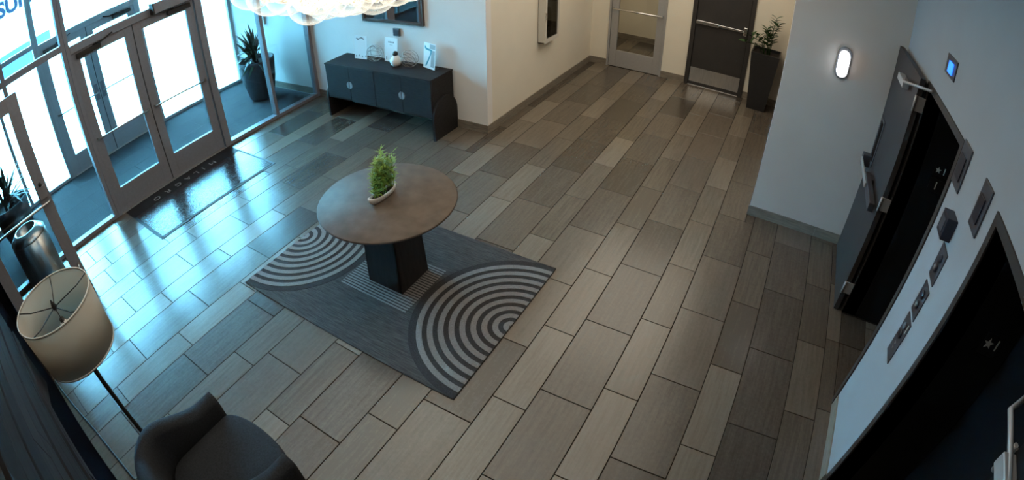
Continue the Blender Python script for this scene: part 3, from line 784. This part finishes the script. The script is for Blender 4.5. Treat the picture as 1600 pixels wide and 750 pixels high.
# planted bowl on the table
b = thing('planter_bowl', (-1.400, 0.455, TZ), 'narrow white boat shaped planter with green plant on the table', 'plant', rz=R(-3))
def boat(l, wd, h, wall_=0.006, n=26):
    prof = [(0.55, 0.0), (0.80, 0.30), (0.95, 0.70), (1.0, 1.0)]
    inn = [(1.0 - 0.10, 1.0), (0.84, 0.72)]
    mb = MB(); rings = []
    for (s_, zf) in prof + inn:
        ring = []
        for k in range(n):
            a = 2 * math.pi * k / n
            ca, sa = math.cos(a), math.sin(a)
            yy_ = l / 2 * sa * (0.8 + 0.2 * s_) * (s_ if s_ < 0.9 else 1) ** 0.4
            xx_ = wd / 2 * s_ * math.copysign(abs(ca) ** 0.8, ca)
            lift = 0.35 * abs(sa) ** 3
            ring.append((xx_ * (1 if s_ <= 1 else 1), yy_ * (0.94 if (s_, zf) in inn else 1), h * zf * (1 + lift)))
        rings.append(ring)
    vv_ = [p_ for rg_ in rings for p_ in rg_]; fs = []
    for i in range(len(rings) - 1):
        for k in range(n): fs.append((i * n + k, i * n + (k + 1) % n, (i + 1) * n + (k + 1) % n, (i + 1) * n + k))
    mb.raw(vv_, fs, True)
    mb.face(rings[0][::-1]); 
    return mb, rings[-1]
mb, inner = boat(0.31, 0.082, 0.058)
mb.build('bowl', 'ceramic', b)
MB().face([(p_[0], p_[1], 0.046) for p_ in inner]).build('soil', 'soil', b)
rnd = random.Random(3)
fo = MB()
stems = MB()
for i in range(26):
    x0, y0 = rnd.uniform(-0.018, 0.018), rnd.uniform(-0.095, 0.12)
    hs = rnd.uniform(0.24, 0.36) * (1.0 if y0 > -0.02 else 0.80)
    lx, ly = rnd.uniform(-0.045, 0.045), rnd.uniform(-0.05, 0.05)
    pts = [(x0, y0, 0.044), (x0 + lx * .4, y0 + ly * .4, 0.044 + hs * .5), (x0 + lx, y0 + ly, 0.044 + hs)]
    stems.tube(pts, 0.0022, 5)
    for j in range(60):
        t_ = rnd.uniform(0.16, 1.0)
        c_ = Vector(pts[0]).lerp(Vector(pts[2]), t_)
        a = rnd.uniform(0, 2 * math.pi); e = rnd.uniform(-0.2, 0.9)
        dr_ = Vector((math.cos(a) * math.cos(e), math.sin(a) * math.cos(e), math.sin(e)))
        ln = rnd.uniform(0.03, 0.07)
        sd = dr_.cross(Vector((0, 0, 1))).normalized() * 0.0055
        fo.face([c_, c_ + dr_ * ln * .5 + sd, c_ + dr_ * ln, c_ + dr_ * ln * .5 - sd])
stems.build('stems', 'bamboo_green', b)
tag(fo.build('foliage', 'bamboo_green', b), None, None, None, 'stuff')

# ------------------------------------------------------------------ console
CX0, CX1, CY0, CY1, CZ0, CZ1 = -4.505, -2.615, 2.69, 3.155, 0.295, 0.822
c = thing('console_cabinet', ((CX0 + CX1) / 2, (CY0 + CY1) / 2, 0), 'black four door console cabinet with arched end panels', 'cabinet')
ox, oy = (CX0 + CX1) / 2, (CY0 + CY1) / 2
def kb(nm, x0, x1, y0, y1, z0, z1, m='console_black', p=c, b=0.004): return MB().bbox(x0 - ox, x1 - ox, y0 - oy, y1 - oy, z0, z1, b).build(nm, m, p)
kb('body', CX0, CX1, CY0 + 0.02, CY1, CZ0, CZ1 - 0.022)
kb('top', CX0 - 0.006, CX1 + 0.006, CY0 - 0.006, CY1, CZ1 - 0.022, CZ1)
dw = (CX1 - CX0) / 4
for i in range(4):
    a, b_ = CX0 + dw * i + 0.003, CX0 + dw * (i + 1) - 0.003
    dr = kb('cabinet_door', a, b_, CY0, CY0 + 0.019, CZ0 + 0.004, CZ1 - 0.026)
    # half moon pull at the meeting edge
    e = b_ if i % 2 == 0 else a
    sg = -1 if i % 2 == 0 else 1
    pts = [(e - ox + sg * 0.006 + sg * 0.040 * math.sin(math.pi * k / 12), 0.545 + 0.050 * math.cos(math.pi * k / 12)) for k in range(13)]
    MB().prism(pts, 'y', CY0 - 0.012 - oy, CY0 - oy).build('half_moon_pull', 'pull_silver', dr)
def arch(x0, x1):
    r_ = 0.252; yc = (2.672 + 3.176) / 2
    pts = [(yc - r_ - oy, 0.0)] + [(yc - oy - r_ * math.cos(math.pi * k / 20), 0.285 + r_ * math.sin(math.pi * k / 20)) for k in range(21)] + [(yc + r_ - oy, 0.0)]
    MB().prism(pts, 'x', x0 - ox, x1 - ox).build('arched_end_panel', 'console_black', c)
arch(CX1 + 0.001, CX1 + 0.034); arch(CX0 - 0.034, CX0 - 0.001)

def sheet_stand(name, x, y, rz, label, style):
    r = thing(name, (x, y, CZ1), label, 'sign', 'paper stands on the console', rz)
    tilt = Matrix.Rotation(R(-8), 4, 'X')
    wd, ht = 0.232, 0.335
    MB().box(-wd / 2, wd / 2, 0, 0.004, 0.002, ht).xf(tilt).build('sheet', 'paper', r)
    MB().box(-wd / 2, wd / 2, 0.0, 0.09, 0.0, 0.004).build('foot', 'glass', r)
    rn = random.Random(style)
    if style == 1:
        for k in range(9):
            xa = -0.075 + k * 0.017; MB().sphere((xa, -0.001, 0.295 - 0.012 * math.sin(k * .9)), 0.009, 6, 4, (1, .12, rn.uniform(.6, 1.5))).xf(tilt).build('ornament', 'ink', r)
        for k in range(4): MB().sphere((-0.085 + 0.06 * k, -0.001, 0.04 + 0.01 * (k % 2)), 0.012, 6, 4, (1, .12, 1.1)).xf(tilt).build('ornament', 'grey_print', r)
        MB().box(-0.08, 0.08, -0.001, 0.0, 0.08, 0.25).xf(tilt).build('print_block', 'grey_print', r).data.materials[0] = MATS['paper']
    if style == 2:
        for k in range(5):
            xa = -0.05 + k * 0.022; MB().box(xa, xa + 0.014, -0.001, 0.0, 0.265, 0.285).xf(tilt).build('print_mark', 'ink', r)
        for k in range(3):
            xa = -0.025 + k * 0.02; MB().box(xa, xa + 0.013, -0.001, 0.0, 0.235, 0.242).xf(tilt).build('print_mark', 'grey_print', r)
        MB().box(-0.09, -0.07, -0.001, 0, 0.03, 0.07).xf(tilt).build('print_mark', 'grey_print', r)
    if style == 3:
        MB().prism([(-0.10, 0.30), (-0.06, 0.268), (0.05, 0.255), (0.03, 0.19), (-0.01, 0.10), (-0.05, 0.03), (-0.075, 0.03), (-0.02, 0.13), (0.01, 0.19), (0.02, 0.235), (-0.08, 0.245), (-0.10, 0.27)], 'y', -0.0012, 0.0).xf(tilt).build('teal_swirl', 'teal_print', r)
        MB().box(0.035, 0.105, -0.001, 0.0, 0.03, 0.25).xf(tilt).build('photo_strip', 'grey_print', r)
        MB().box(0.0, 0.105, -0.001, 0.0, 0.265, 0.325).xf(tilt).build('photo_strip', 'grey_print', r)
    return r
sheet_stand('sheet_stand', -4.075, 3.00, R(2), 'leftmost white paper stand on the console with floral border', 1)
sheet_stand('sheet_stand', -3.555, 3.05, R(-2), 'middle white paper stand behind the white ornament', 2)
sheet_stand('sheet_stand', -2.895, 3.03, R(-14), 'rightmost paper stand with teal swirl on the console', 3)
def orb(x, y, rz, label):
    r = thing('wire_orb', (x, y, CZ1 + 0.118), label, 'ornament', 'wire orbs on the console')
    for k in range(7):
        mb = MB()
        Mx = Matrix.Rotation(rz + k * 0.9, 4, 'Z') @ Matrix.Rotation(0.35 + k * 0.42, 4, 'X')
        pts = [tuple(Mx @ Vector((0.115 * math.cos(2 * math.pi * j / 28), 0.115 * math.sin(2 * math.pi * j / 28), 0))) for j in range(29)]
        mb.tube(pts, 0.0024, 5, False).build('wire_ring', 'wire', r)
orb(-3.79, 3.00, 0.2, 'left wire sphere ornament between the first two paper stands')
orb(-3.165, 2.985, 1.1, 'right wire sphere ornament beside the rightmost paper stand')
v = thing('pear_ornament', (-3.385, 2.965, CZ1), 'white pear shaped ornament with black top on the console', 'ornament')
MB().lathe([(0, 0), (0.045, 0), (0.068, 0.02), (0.078, 0.055), (0.072, 0.09), (0.05, 0.12), (0.033, 0.145), (0.0, 0.147)], n=24).build('body', 'ceramic', v)
MB().sphere((0, 0, 0.165), 0.038, 16, 10).build('top', 'black_metal', v)

# mirror and plates above the console
m_ = thing('wall_mirror', (-3.565, YC, 1.345), 'brown framed mirror above the black console', 'mirror')
mw, mh = 0.535, 1.05
MB().box(-mw, -mw + 0.035, -0.04, 0, 0, mh).box(mw - 0.035, mw, -0.04, 0, 0, mh).box(-mw + 0.035, mw - 0.035, -0.04, 0, 0, 0.035).box(-mw + 0.035, mw - 0.035, -0.04, 0, mh - 0.035, mh).build('frame', 'frame_brown', m_)
MB().box(-mw + 0.035, mw - 0.035, -0.016, -0.010, 0.035, mh - 0.035).build('mirror_glass', 'mirror_silver', m_)
p = tag(MB().bbox(-3.562, -3.445, YC - 0.03, YC, 1.165, 1.275, 0.006).build('thermostat', 'plate_grey'), 'small dark grey wall control below the mirror', 'wall control')
MB().bbox(-3.548, -3.459, YC - 0.034, YC - 0.03, 1.18, 1.255, 0.002).build('face_plate', 'plate_steel', p)
p = tag(MB().bbox(-6.66, -6.50, YC - 0.035, YC, 1.17, 1.35, 0.006).build('wall_switch', 'white_enamel'), 'white control box on the vestibule end wall', 'wall control')
MB().bbox(-6.63, -6.57, YC - 0.039, YC - 0.035, 1.24, 1.32, 0.002).build('button_pad', 'grey_print', p)

# ------------------------------------------------------------------ entrance mat
MX0, MX1, MY0, MY1 = -5.285, -4.150, -0.520, 1.300
em = thing('entrance_mat', ((MX0 + MX1) / 2, (MY0 + MY1) / 2, 0), 'dark doormat lettered MILAGRO in front of the entrance doors', 'doormat')
ax, ay = (MX1 - MX0) / 2, (MY1 - MY0) / 2
MB().bbox(-ax, ax, -ay, ay, 0.0005, 0.006, 0.002).build('rubber_border', 'mat_rubber', em)
MB().bbox(-ax + 0.30, ax - 0.035, -ay + 0.035, ay - 0.035, 0.006, 0.0095, 0.002).build('pile', 'mat_pile', em)
MB().bbox(-ax + 0.01, -ax + 0.295, -ay + 0.02, ay - 0.02, 0.006, 0.0085, 0.001).build('lettered_band', 'mat_rubber', em)
ys_ = [0.48, 0.32, 0.20, 0.055, -0.115, -0.29, -0.475]
for ch, yy_ in zip('MILAGRO', ys_):
    text_mesh(ch, 0.135, 0.0006, 'mat_letter', 'letter', em, (-ax + 0.185, yy_ + 0.0, 0.0092), (0, 0, R(90 + 180)))

# ------------------------------------------------------------------ tall planter with plant
p = thing('tall_planter', (0.925, 6.34, 0), 'tall tapered black planter with leafy plant beside the black door', 'plant')
hb_, ht_ = 0.148, 0.228; h_ = 0.955
vv = [(-hb_, -hb_, 0), (hb_, -hb_, 0), (hb_, hb_, 0), (-hb_, hb_, 0), (-ht_, -ht_, h_), (ht_, -ht_, h_), (ht_, ht_, h_), (-ht_, ht_, h_)]
ri = ht_ - 0.02
vv += [(-ri, -ri, h_), (ri, -ri, h_), (ri, ri, h_), (-ri, ri, h_), (-ri, -ri, h_ - 0.06), (ri, -ri, h_ - 0.06), (ri, ri, h_ - 0.06), (-ri, ri, h_ - 0.06)]
fs = [(3, 2, 1, 0)]
for i in range(4):
    j = (i + 1) % 4
    fs += [(i, j, 4 + j, 4 + i), (4 + i, 4 + j, 8 + j, 8 + i), (8 + i, 8 + j, 12 + j, 12 + i)]
MB().raw(vv, fs).build('planter', 'planter_dark', p)
MB().box(-ri, ri, -ri, ri, h_ - 0.05, h_ - 0.045).build('soil', 'soil', p)
def leaf_mesh(ln, wd, m, bend=0.2):
    mb = MB(); n = 5; ring = []
    for k in range(n + 1):
        t_ = k / n
        w_ = wd * math.sin(math.pi * min(1, t_ * 0.92 + 0.08)) ** 0.8
        z_ = -bend * ln * t_ * t_
        ring.append([(-w_ / 2, ln * t_, z_ + 0.12 * w_), (0, ln * t_, z_), (w_ / 2, ln * t_, z_ + 0.12 * w_)])
    for k in range(n):
        for q_ in (0, 1): mb.face([ring[k][q_], ring[k][q_ + 1], ring[k + 1][q_ + 1], ring[k + 1][q_]], True)
    return mb.mesh('leaf', m)
zl = [leaf_mesh(0.12, 0.062, 'leaf_green'), leaf_mesh(0.10, 0.052, 'leaf_green', 0.3)]
def aim(d, roll=0.0):
    d = Vector(d).normalized()
    q_ = d.to_track_quat('Y', 'Z')
    return (q_.to_matrix() @ Matrix.Rotation(roll, 3, 'Y')).to_euler()
rnd = random.Random(11)
for (tx, ty, tz_, n_) in ((0.07, -0.02, 0.62, 9), (0.13, 0.06, 0.52, 8), (-0.05, -0.06, 0.42, 7), (0.0, 0.04, 0.36, 6), (-0.20, -0.08, 0.30, 6), (-0.36, -0.05, 0.14, 5), (-0.28, 0.06, 0.22, 5)):
    b0 = Vector((tx * 0.25 + 0.02, ty * 0.4, h_ - 0.05)); b1 = Vector((tx, ty, h_ - 0.05 + tz_)); mid = (b0 + b1) / 2 + Vector((-tx * 0.25, 0, 0.05))
    st = MB().tube([b0, mid, b1], [0.009, 0.007, 0.004], 6).build('stem', 'leaf_green', p)
    for k in range(n_):
        t_ = 0.30 + 0.68 * k / (n_ - 1)
        pos = b0.lerp(mid, t_ * 2) if t_ < .5 else mid.lerp(b1, t_ * 2 - 1)
        ax_ = (b1 - b0).normalized()
        for sd in (-1, 1):
            side = Vector((0.8 * sd, rnd.uniform(-0.6, 0.2), 0))
            put('leaf', zl[rnd.randrange(2)], st, pos, aim(side + ax_ * 0.8, rnd.uniform(-.5, .5)))

# vestibule pots with spiky plants
def vest_pot(x, y, label, seed, mirror=1):
    p = thing('potted_yucca', (x, y, 0), label, 'plant', 'spiky plants in the vestibule')
    MB().lathe([(0, 0), (0.185, 0), (0.22, 0.05), (0.285, 0.35), (0.315, 0.62), (0.32, 0.70), (0.30, 0.71), (0.285, 0.69), (0.28, 0.62), (0, 0.62)], n=32).build('pot', 'pot_grey', p)
    MB().lathe([(0, 0.635), (0.28, 0.63)], n=20).build('soil', 'soil', p)
    rn = random.Random(seed)
    lm = [leaf_mesh(0.50, 0.048, 'leaf_dark', 0.18), leaf_mesh(0.42, 0.042, 'leaf_dark', 0.5)]
    for (sx, sy, hs) in ((0.03, 0.0, 0.30), (-0.10, 0.05, 0.14), (0.10, -0.08, 0.10)):
        st = MB().tube([(sx, sy, 0.62), (sx * 1.1, sy, 0.62 + hs)], [0.03, 0.022], 8).build('trunk', 'soil', p)
        for k in range(19):
            a = k * 2.4 + rn.uniform(-.2, .2); e = rn.uniform(0.05, 1.35)
            dy_ = math.sin(a) * math.cos(e) * (1 if y > 0 else -1)
            if dy_ > 0.55: a += math.pi
            elif dy_ > 0.2: e = 1.35
            put('leaf', lm[0 if e > 0.5 else 1], st, (sx * 1.1, sy, 0.60 + hs * rn.uniform(.5, 1)), aim((math.cos(a) * math.cos(e), math.sin(a) * math.cos(e), math.sin(e)), rn.uniform(-.4, .4)))
    return p
vest_pot(-6.34, 2.74, 'spiky plant in grey pot at the right end of the vestibule', 5)
vest_pot(-6.45, -1.95, 'spiky plant in grey pot at the left edge behind the bin', 8)

# trash can
tb = thing('trash_can', (-4.93, -1.93, 0), 'stainless steel trash can behind the open glazed door', 'trash can')
MB().lathe([(0, 0), (0.255, 0), (0.262, 0.012), (0.262, 0.70), (0.255, 0.705)], n=40).build('body', 'steel', tb)
MB().lathe([(0.258, 0.705), (0.262, 0.72), (0.16, 0.80), (0.15, 0.80), (0.14, 0.70), (0.0, 0.60)], n=40).build('funnel_top', 'steel', tb)
MB().lathe([(0.262, 0.05), (0.268, 0.052), (0.268, 0.075), (0.262, 0.077)], n=40).build('band', 'dark_metal', tb)

# ------------------------------------------------------------------ floor lamp
lx, ly = -1.73, -2.085
lp = thing('floor_lamp', (lx, ly, 0), 'floor lamp with wide beige drum shade at the left', 'lamp')
MB().lathe([(0, 0), (0.15, 0), (0.152, 0.012), (0.14, 0.022), (0.02, 0.028), (0.0, 0.028)], n=36).build('base', 'black_metal', lp)
MB().tube([(0, 0, 0.02), (0, 0, 1.42)], 0.0165, 12).build('pole', 'black_metal', lp)
sh = MB().lathe([(0.276, 1.175), (0.293, 1.55), (0.290, 1.55), (0.273, 1.175)], n=64, close=True).build('shade', 'shade_linen', lp)
MB().lathe([(0.2885, 1.542), (0.2955, 1.542), (0.2955, 1.553), (0.2885, 1.553)], n=64, close=True).build('rim', 'shade_inner', sh)
MB().lathe([(0.2715, 1.173), (0.2785, 1.173), (0.2785, 1.184), (0.2715, 1.184)], n=64, close=True).build('rim', 'shade_inner', sh)
sp = MB()
for k in range(5):
    a = 2 * math.pi * k / 5 + 0.35
    sp.tube([(0, 0, 1.505), (0.20 * math.cos(a), 0.20 * math.sin(a), 1.52), (0.290 * math.cos(a), 0.290 * math.sin(a), 1.545)], 0.0038, 6)
sp.build('spider_fitting', 'black_metal', lp)
MB().lathe([(0, 1.49), (0.014, 1.49), (0.02, 1.51), (0.012, 1.535), (0.004, 1.56), (0, 1.562)], n=14).build('finial', 'black_metal', lp)
MB().tube([(0, 0, 1.28), (0.045, 0, 1.31), (0.055, 0, 1.38), (0.03, 0, 1.49), (0, 0, 1.50)], 0.003, 6).tube([(0, 0, 1.28), (-0.045, 0, 1.31), (-0.055, 0, 1.38), (-0.03, 0, 1.49), (0, 0, 1.50)], 0.003, 6).build('harp', 'black_metal', lp)
MB().lathe([(0, 1.25), (0.018, 1.25), (0.018, 1.30), (0.0, 1.30)], n=14).build('socket', 'indicator', lp)
MB().lathe([(0, 1.30), (0.013, 1.30), (0.03, 1.35), (0.028, 1.385), (0.012, 1.405), (0, 1.408)], n=16).build('bulb', 'ceramic', lp)
cpts = [(-3.36, -2.515), (-2.9, -2.475), (-2.43, -2.426), (-1.99, -2.406), (-1.6, -2.40), (-1.0, -2.41)]
tag(MB().tube([(a, b_, 0.009) for a, b_ in cpts], 0.009, 6).build('floor_cable', 'black_metal'), 'thin black cable lying along the near wall', 'cable')

# ------------------------------------------------------------------ armchair
ACX, ACY = -0.875, -1.975
ac = thing('tub_armchair', (ACX, ACY, 0), 'charcoal fabric tub armchair in front of the plank wall', 'armchair')
def shell(path_fn, n, th, zfn, mat_, name, parent):
    """upholstered shell following a plan curve, rounded top"""
    mb = MB(); rows_ = []
    for i in range(n + 1):
        t_ = i / n
        (px, py), (nx, ny) = path_fn(t_)
        zt = zfn(t_)
        sec = [(-th / 2, 0.14), (-th / 2, zt - th * .5)] + [(-th / 2 * math.cos(math.pi * k / 8), zt - th * .5 + th * .5 * math.sin(math.pi * k / 8)) for k in range(1, 8)] + [(th / 2, zt - th * .5), (th / 2, 0.14)]
        rows_.append([(px + nx * o_, py + ny * o_, z_) for (o_, z_) in sec])
    m2 = len(rows_[0]); vv_ = [p_ for rw in rows_ for p_ in rw]; fs = []
    for i in range(n):
        for k in range(m2):
            k2 = (k + 1) % m2
            fs.append((i * m2 + k, i * m2 + k2, (i + 1) * m2 + k2, (i + 1) * m2 + k))
    mb.raw(vv_, fs, True)
    mb.face(rows_[0][::-1]); mb.face(rows_[-1])
    return mb.build(name, mat_, parent)
W2, FY, BY = 0.425, 0.42, -0.31
def tub(t_):
    # left arm front -> round the back -> right arm front ; normal points outwards
    s_ = t_ * 3
    rad = W2 - 0.055
    cy = BY + rad * 0.72
    if s_ < 1:
        return (-rad, FY + (cy - FY) * s_), (-1, 0)
    if s_ < 2:
        a = math.pi + math.pi * (s_ - 1)
        return (rad * math.cos(a), cy + rad * 0.72 * math.sin(a)), (math.cos(a), math.sin(a))
    return (rad, cy + (FY - cy) * (s_ - 2)), (1, 0)
def ztop(t_):
    u_ = abs(t_ - 0.5) * 2
    s_ = max(0, min(1, (u_ - 0.25) / 0.6)); s_ = s_ * s_ * (3 - 2 * s_)
    return 0.76 * (1 - s_) + 0.60 * s_
shell(tub, 48, 0.12, ztop, 'fabric_dark', 'back_and_arms', ac)
# seat cushion with bowed front
pts = []
sw = W2 - 0.12
for k in range(13):
    a = math.pi * k / 12
    pts.append((sw * math.cos(a), 0.40 + 0.10 * math.sin(a)))
for k in range(11):
    a = math.pi + math.pi * k / 10
    pts.append((sw * math.cos(a), BY + 0.28 + 0.20 * math.sin(a)))
mb = MB(); n_ = len(pts); rings = []
cxm, cym = sum(p_[0] for p_ in pts) / n_, sum(p_[1] for p_ in pts) / n_
for (s_, z_) in ((0.97, 0.26), (1.0, 0.28), (1.0, 0.40), (0.985, 0.43), (0.94, 0.447), (0.6, 0.458), (0.0, 0.462)):
    rings.append([(cxm + (p_[0] - cxm) * s_, cym + (p_[1] - cym) * s_, z_) for p_ in pts])
vv = [p_ for rg_ in rings for p_ in rg_]
mb.raw(vv, [(i * n_ + k, i * n_ + (k + 1) % n_, (i + 1) * n_ + (k + 1) % n_, (i + 1) * n_ + k) for i in range(len(rings) - 1) for k in range(n_)], True).face(rings[0][::-1]).build('seat_cushion', 'fabric_dark', ac)
MB().prism([(p_[0] * 0.98, p_[1] * 0.97) for p_ in pts], 'z', 0.13, 0.259).build('seat_base', 'fabric_dark', ac)
for sx in (-1, 1):
    for sy in (-0.24, 0.36): MB().tube([(sx * 0.27, sy, 0.135), (sx * 0.29, sy * 1.05, 0.0)], [0.02, 0.012], 10).build('leg', 'black_metal', ac)

# ------------------------------------------------------------------ chandelier
CHX, CHY = -1.47, 0.45
ch = thing('bubble_chandelier', (CHX, CHY, H), 'lit chandelier of clustered glass bubbles above the round table', 'chandelier')
MB().lathe([(0, -0.03), (0.12, -0.03), (0.13, 0.0), (0, 0.0)], n=28).build('canopy', 'chrome', ch)
MB().tube([(0, 0, -0.02), (0, 0, -0.62)], 0.012, 10).build('stem', 'chrome', ch)
rnd = random.Random(21)
MB().sphere((0, 0, -0.66), 0.05, 14, 8).build('hub', 'chrome', ch)
spots = []
for (n_, rad, zz) in ((4, 0.17, -1.00), (9, 0.42, -0.94), (12, 0.64, -0.84), (6, 0.30, -0.74)):
    for k in range(n_):
        a = 2 * math.pi * (k + 0.35 * (n_ % 3)) / n_
        spots.append((rad * math.cos(a), rad * math.sin(a), zz + rnd.uniform(-.03, .03), rnd.uniform(0.13, 0.17)))
bub = MB().sphere((0, 0, 0), 1.0, 24, 14).mesh('glass_bubble', 'bubble')
cmb = MB().sphere((0, 0, 0), 1.0, 22, 14)
cmb.v = [tuple(Vector(p_) * (0.62 * (1 + 0.16 * math.sin(p_[0] * 23 + p_[2] * 9) * math.sin(p_[1] * 21 + p_[2] * 17)))) for p_ in cmb.v]
core = cmb.mesh('crinkled_core', 'core_glow')
for i, (sx, sy, sz, rr) in enumerate(spots):
    o = put('glass_bubble', bub, ch, (sx, sy, sz)); o.scale = (rr, rr, rr * 0.92)
    put('crinkled_core', core, o, (0, 0, 0.22), (0, 0, i * 1.3))
    MB().tube([(0, 0, -0.64), (sx * .6, sy * .6, -0.64), (sx, sy, sz + rr * 0.9)], 0.005, 6).build('arm', 'chrome', ch)
ld = bpy.data.lights.new('chandelier_light', 'POINT'); ld.energy = 9; ld.color = (1.0, 0.88, 0.70); ld.shadow_soft_size = 0.45
lo = bpy.data.objects.new('chandelier_light', ld); COL.objects.link(lo); lo.parent = ch; lo.location = (0, 0, -0.80)

# ------------------------------------------------------------------ unseen fill panels, added at the ceiling to light the rooms
def fill_panel(x0, x1, y0, y1, power, label, col=(1.0, 0.88, 0.72)):
    cx, cy = (x0 + x1) / 2, (y0 + y1) / 2
    r = thing('added_fill_panel', (cx, cy, H), label, 'fill light', 'added ceiling fill panels')
    a, b = (x1 - x0) / 2, (y1 - y0) / 2
    MB().box(-a - 0.04, -a, -b - 0.04, b + 0.04, -0.04, 0).box(a, a + 0.04, -b - 0.04, b + 0.04, -0.04, 0).box(-a, a, -b - 0.04, -b, -0.04, 0).box(-a, a, b, b + 0.04, -0.04, 0).build('frame', 'ceiling_white', r)
    e = power / (math.pi * (x1 - x0) * (y1 - y0))
    MB().box(-a, a, -b, b, -0.016, -0.008).build('diffuser', 'fill_panel_glow', r)
    d = bpy.data.lights.new('fill_lamp', 'AREA'); d.shape = 'RECTANGLE'; d.size = x1 - x0; d.size_y = y1 - y0; d.energy = power; d.color = col
    o = bpy.data.objects.new('fill_lamp', d); COL.objects.link(o); o.parent = r; o.location = (0, 0, -0.02)
fill_panel(-3.9, 1.2, -2.35, 2.95, 50, 'large added fill panel out of view above the rug and table')
fill_panel(-1.5, 0.7, 3.0, 6.2, 37, 'added fill panel out of view above the corridor to the back doors')
fill_panel(-2.4, -0.4, 7.0, 8.2, 16, 'added fill panel out of view beyond the glazed back door', (1.0, 0.84, 0.62))

# ------------------------------------------------------------------ outside
g = tag(MB().box(-60, XO - 0.1, -50, 60, -0.2, -0.02).build('ground', 'asphalt'), 'pale street paving outside the glass doors', None, None, 'structure')
sw_ = tag(MB().box(-12.0, XO - 0.07, -20, 30, -0.02, -0.005).build('sidewalk', 'concrete'), 'pale concrete sidewalk outside the street doors', None, None, 'structure')
bed = tag(MB().box(-17.2, -13.2, 0.5, 14, -0.02, 0.10).build('planting_bed', 'gravel'), 'speckled gravel planting bed across the drive', 'planting bed')
lw_ = tag(MB().box(-24.4, -24.0, -9, 3.0, 0, 1.22).build('boundary_wall', 'car_paint'), 'low dark wall across the street', 'wall')
MB().box(-24.45, -23.95, -9, 3.0, 1.22, 1.30).build('coping', 'concrete', lw_)
bd = thing('shop_building', (-30.0, 0, 0), 'pale building with blue lettering across the street', 'building')
MB().box(-4, 0, -14, 9, 0, 5.5).build('facade', 'facade_white', bd)
MB().box(-4.1, 0.25, -14.1, 9.1, 5.5, 5.8).build('parapet', 'concrete', bd)
text_mesh('SUPP', 1.22, 0.03, 'letter_blue', 'sign_lettering', bd, (0.05, 1.12, 3.22), (R(90), 0, R(90)), 'LEFT', 0.05)
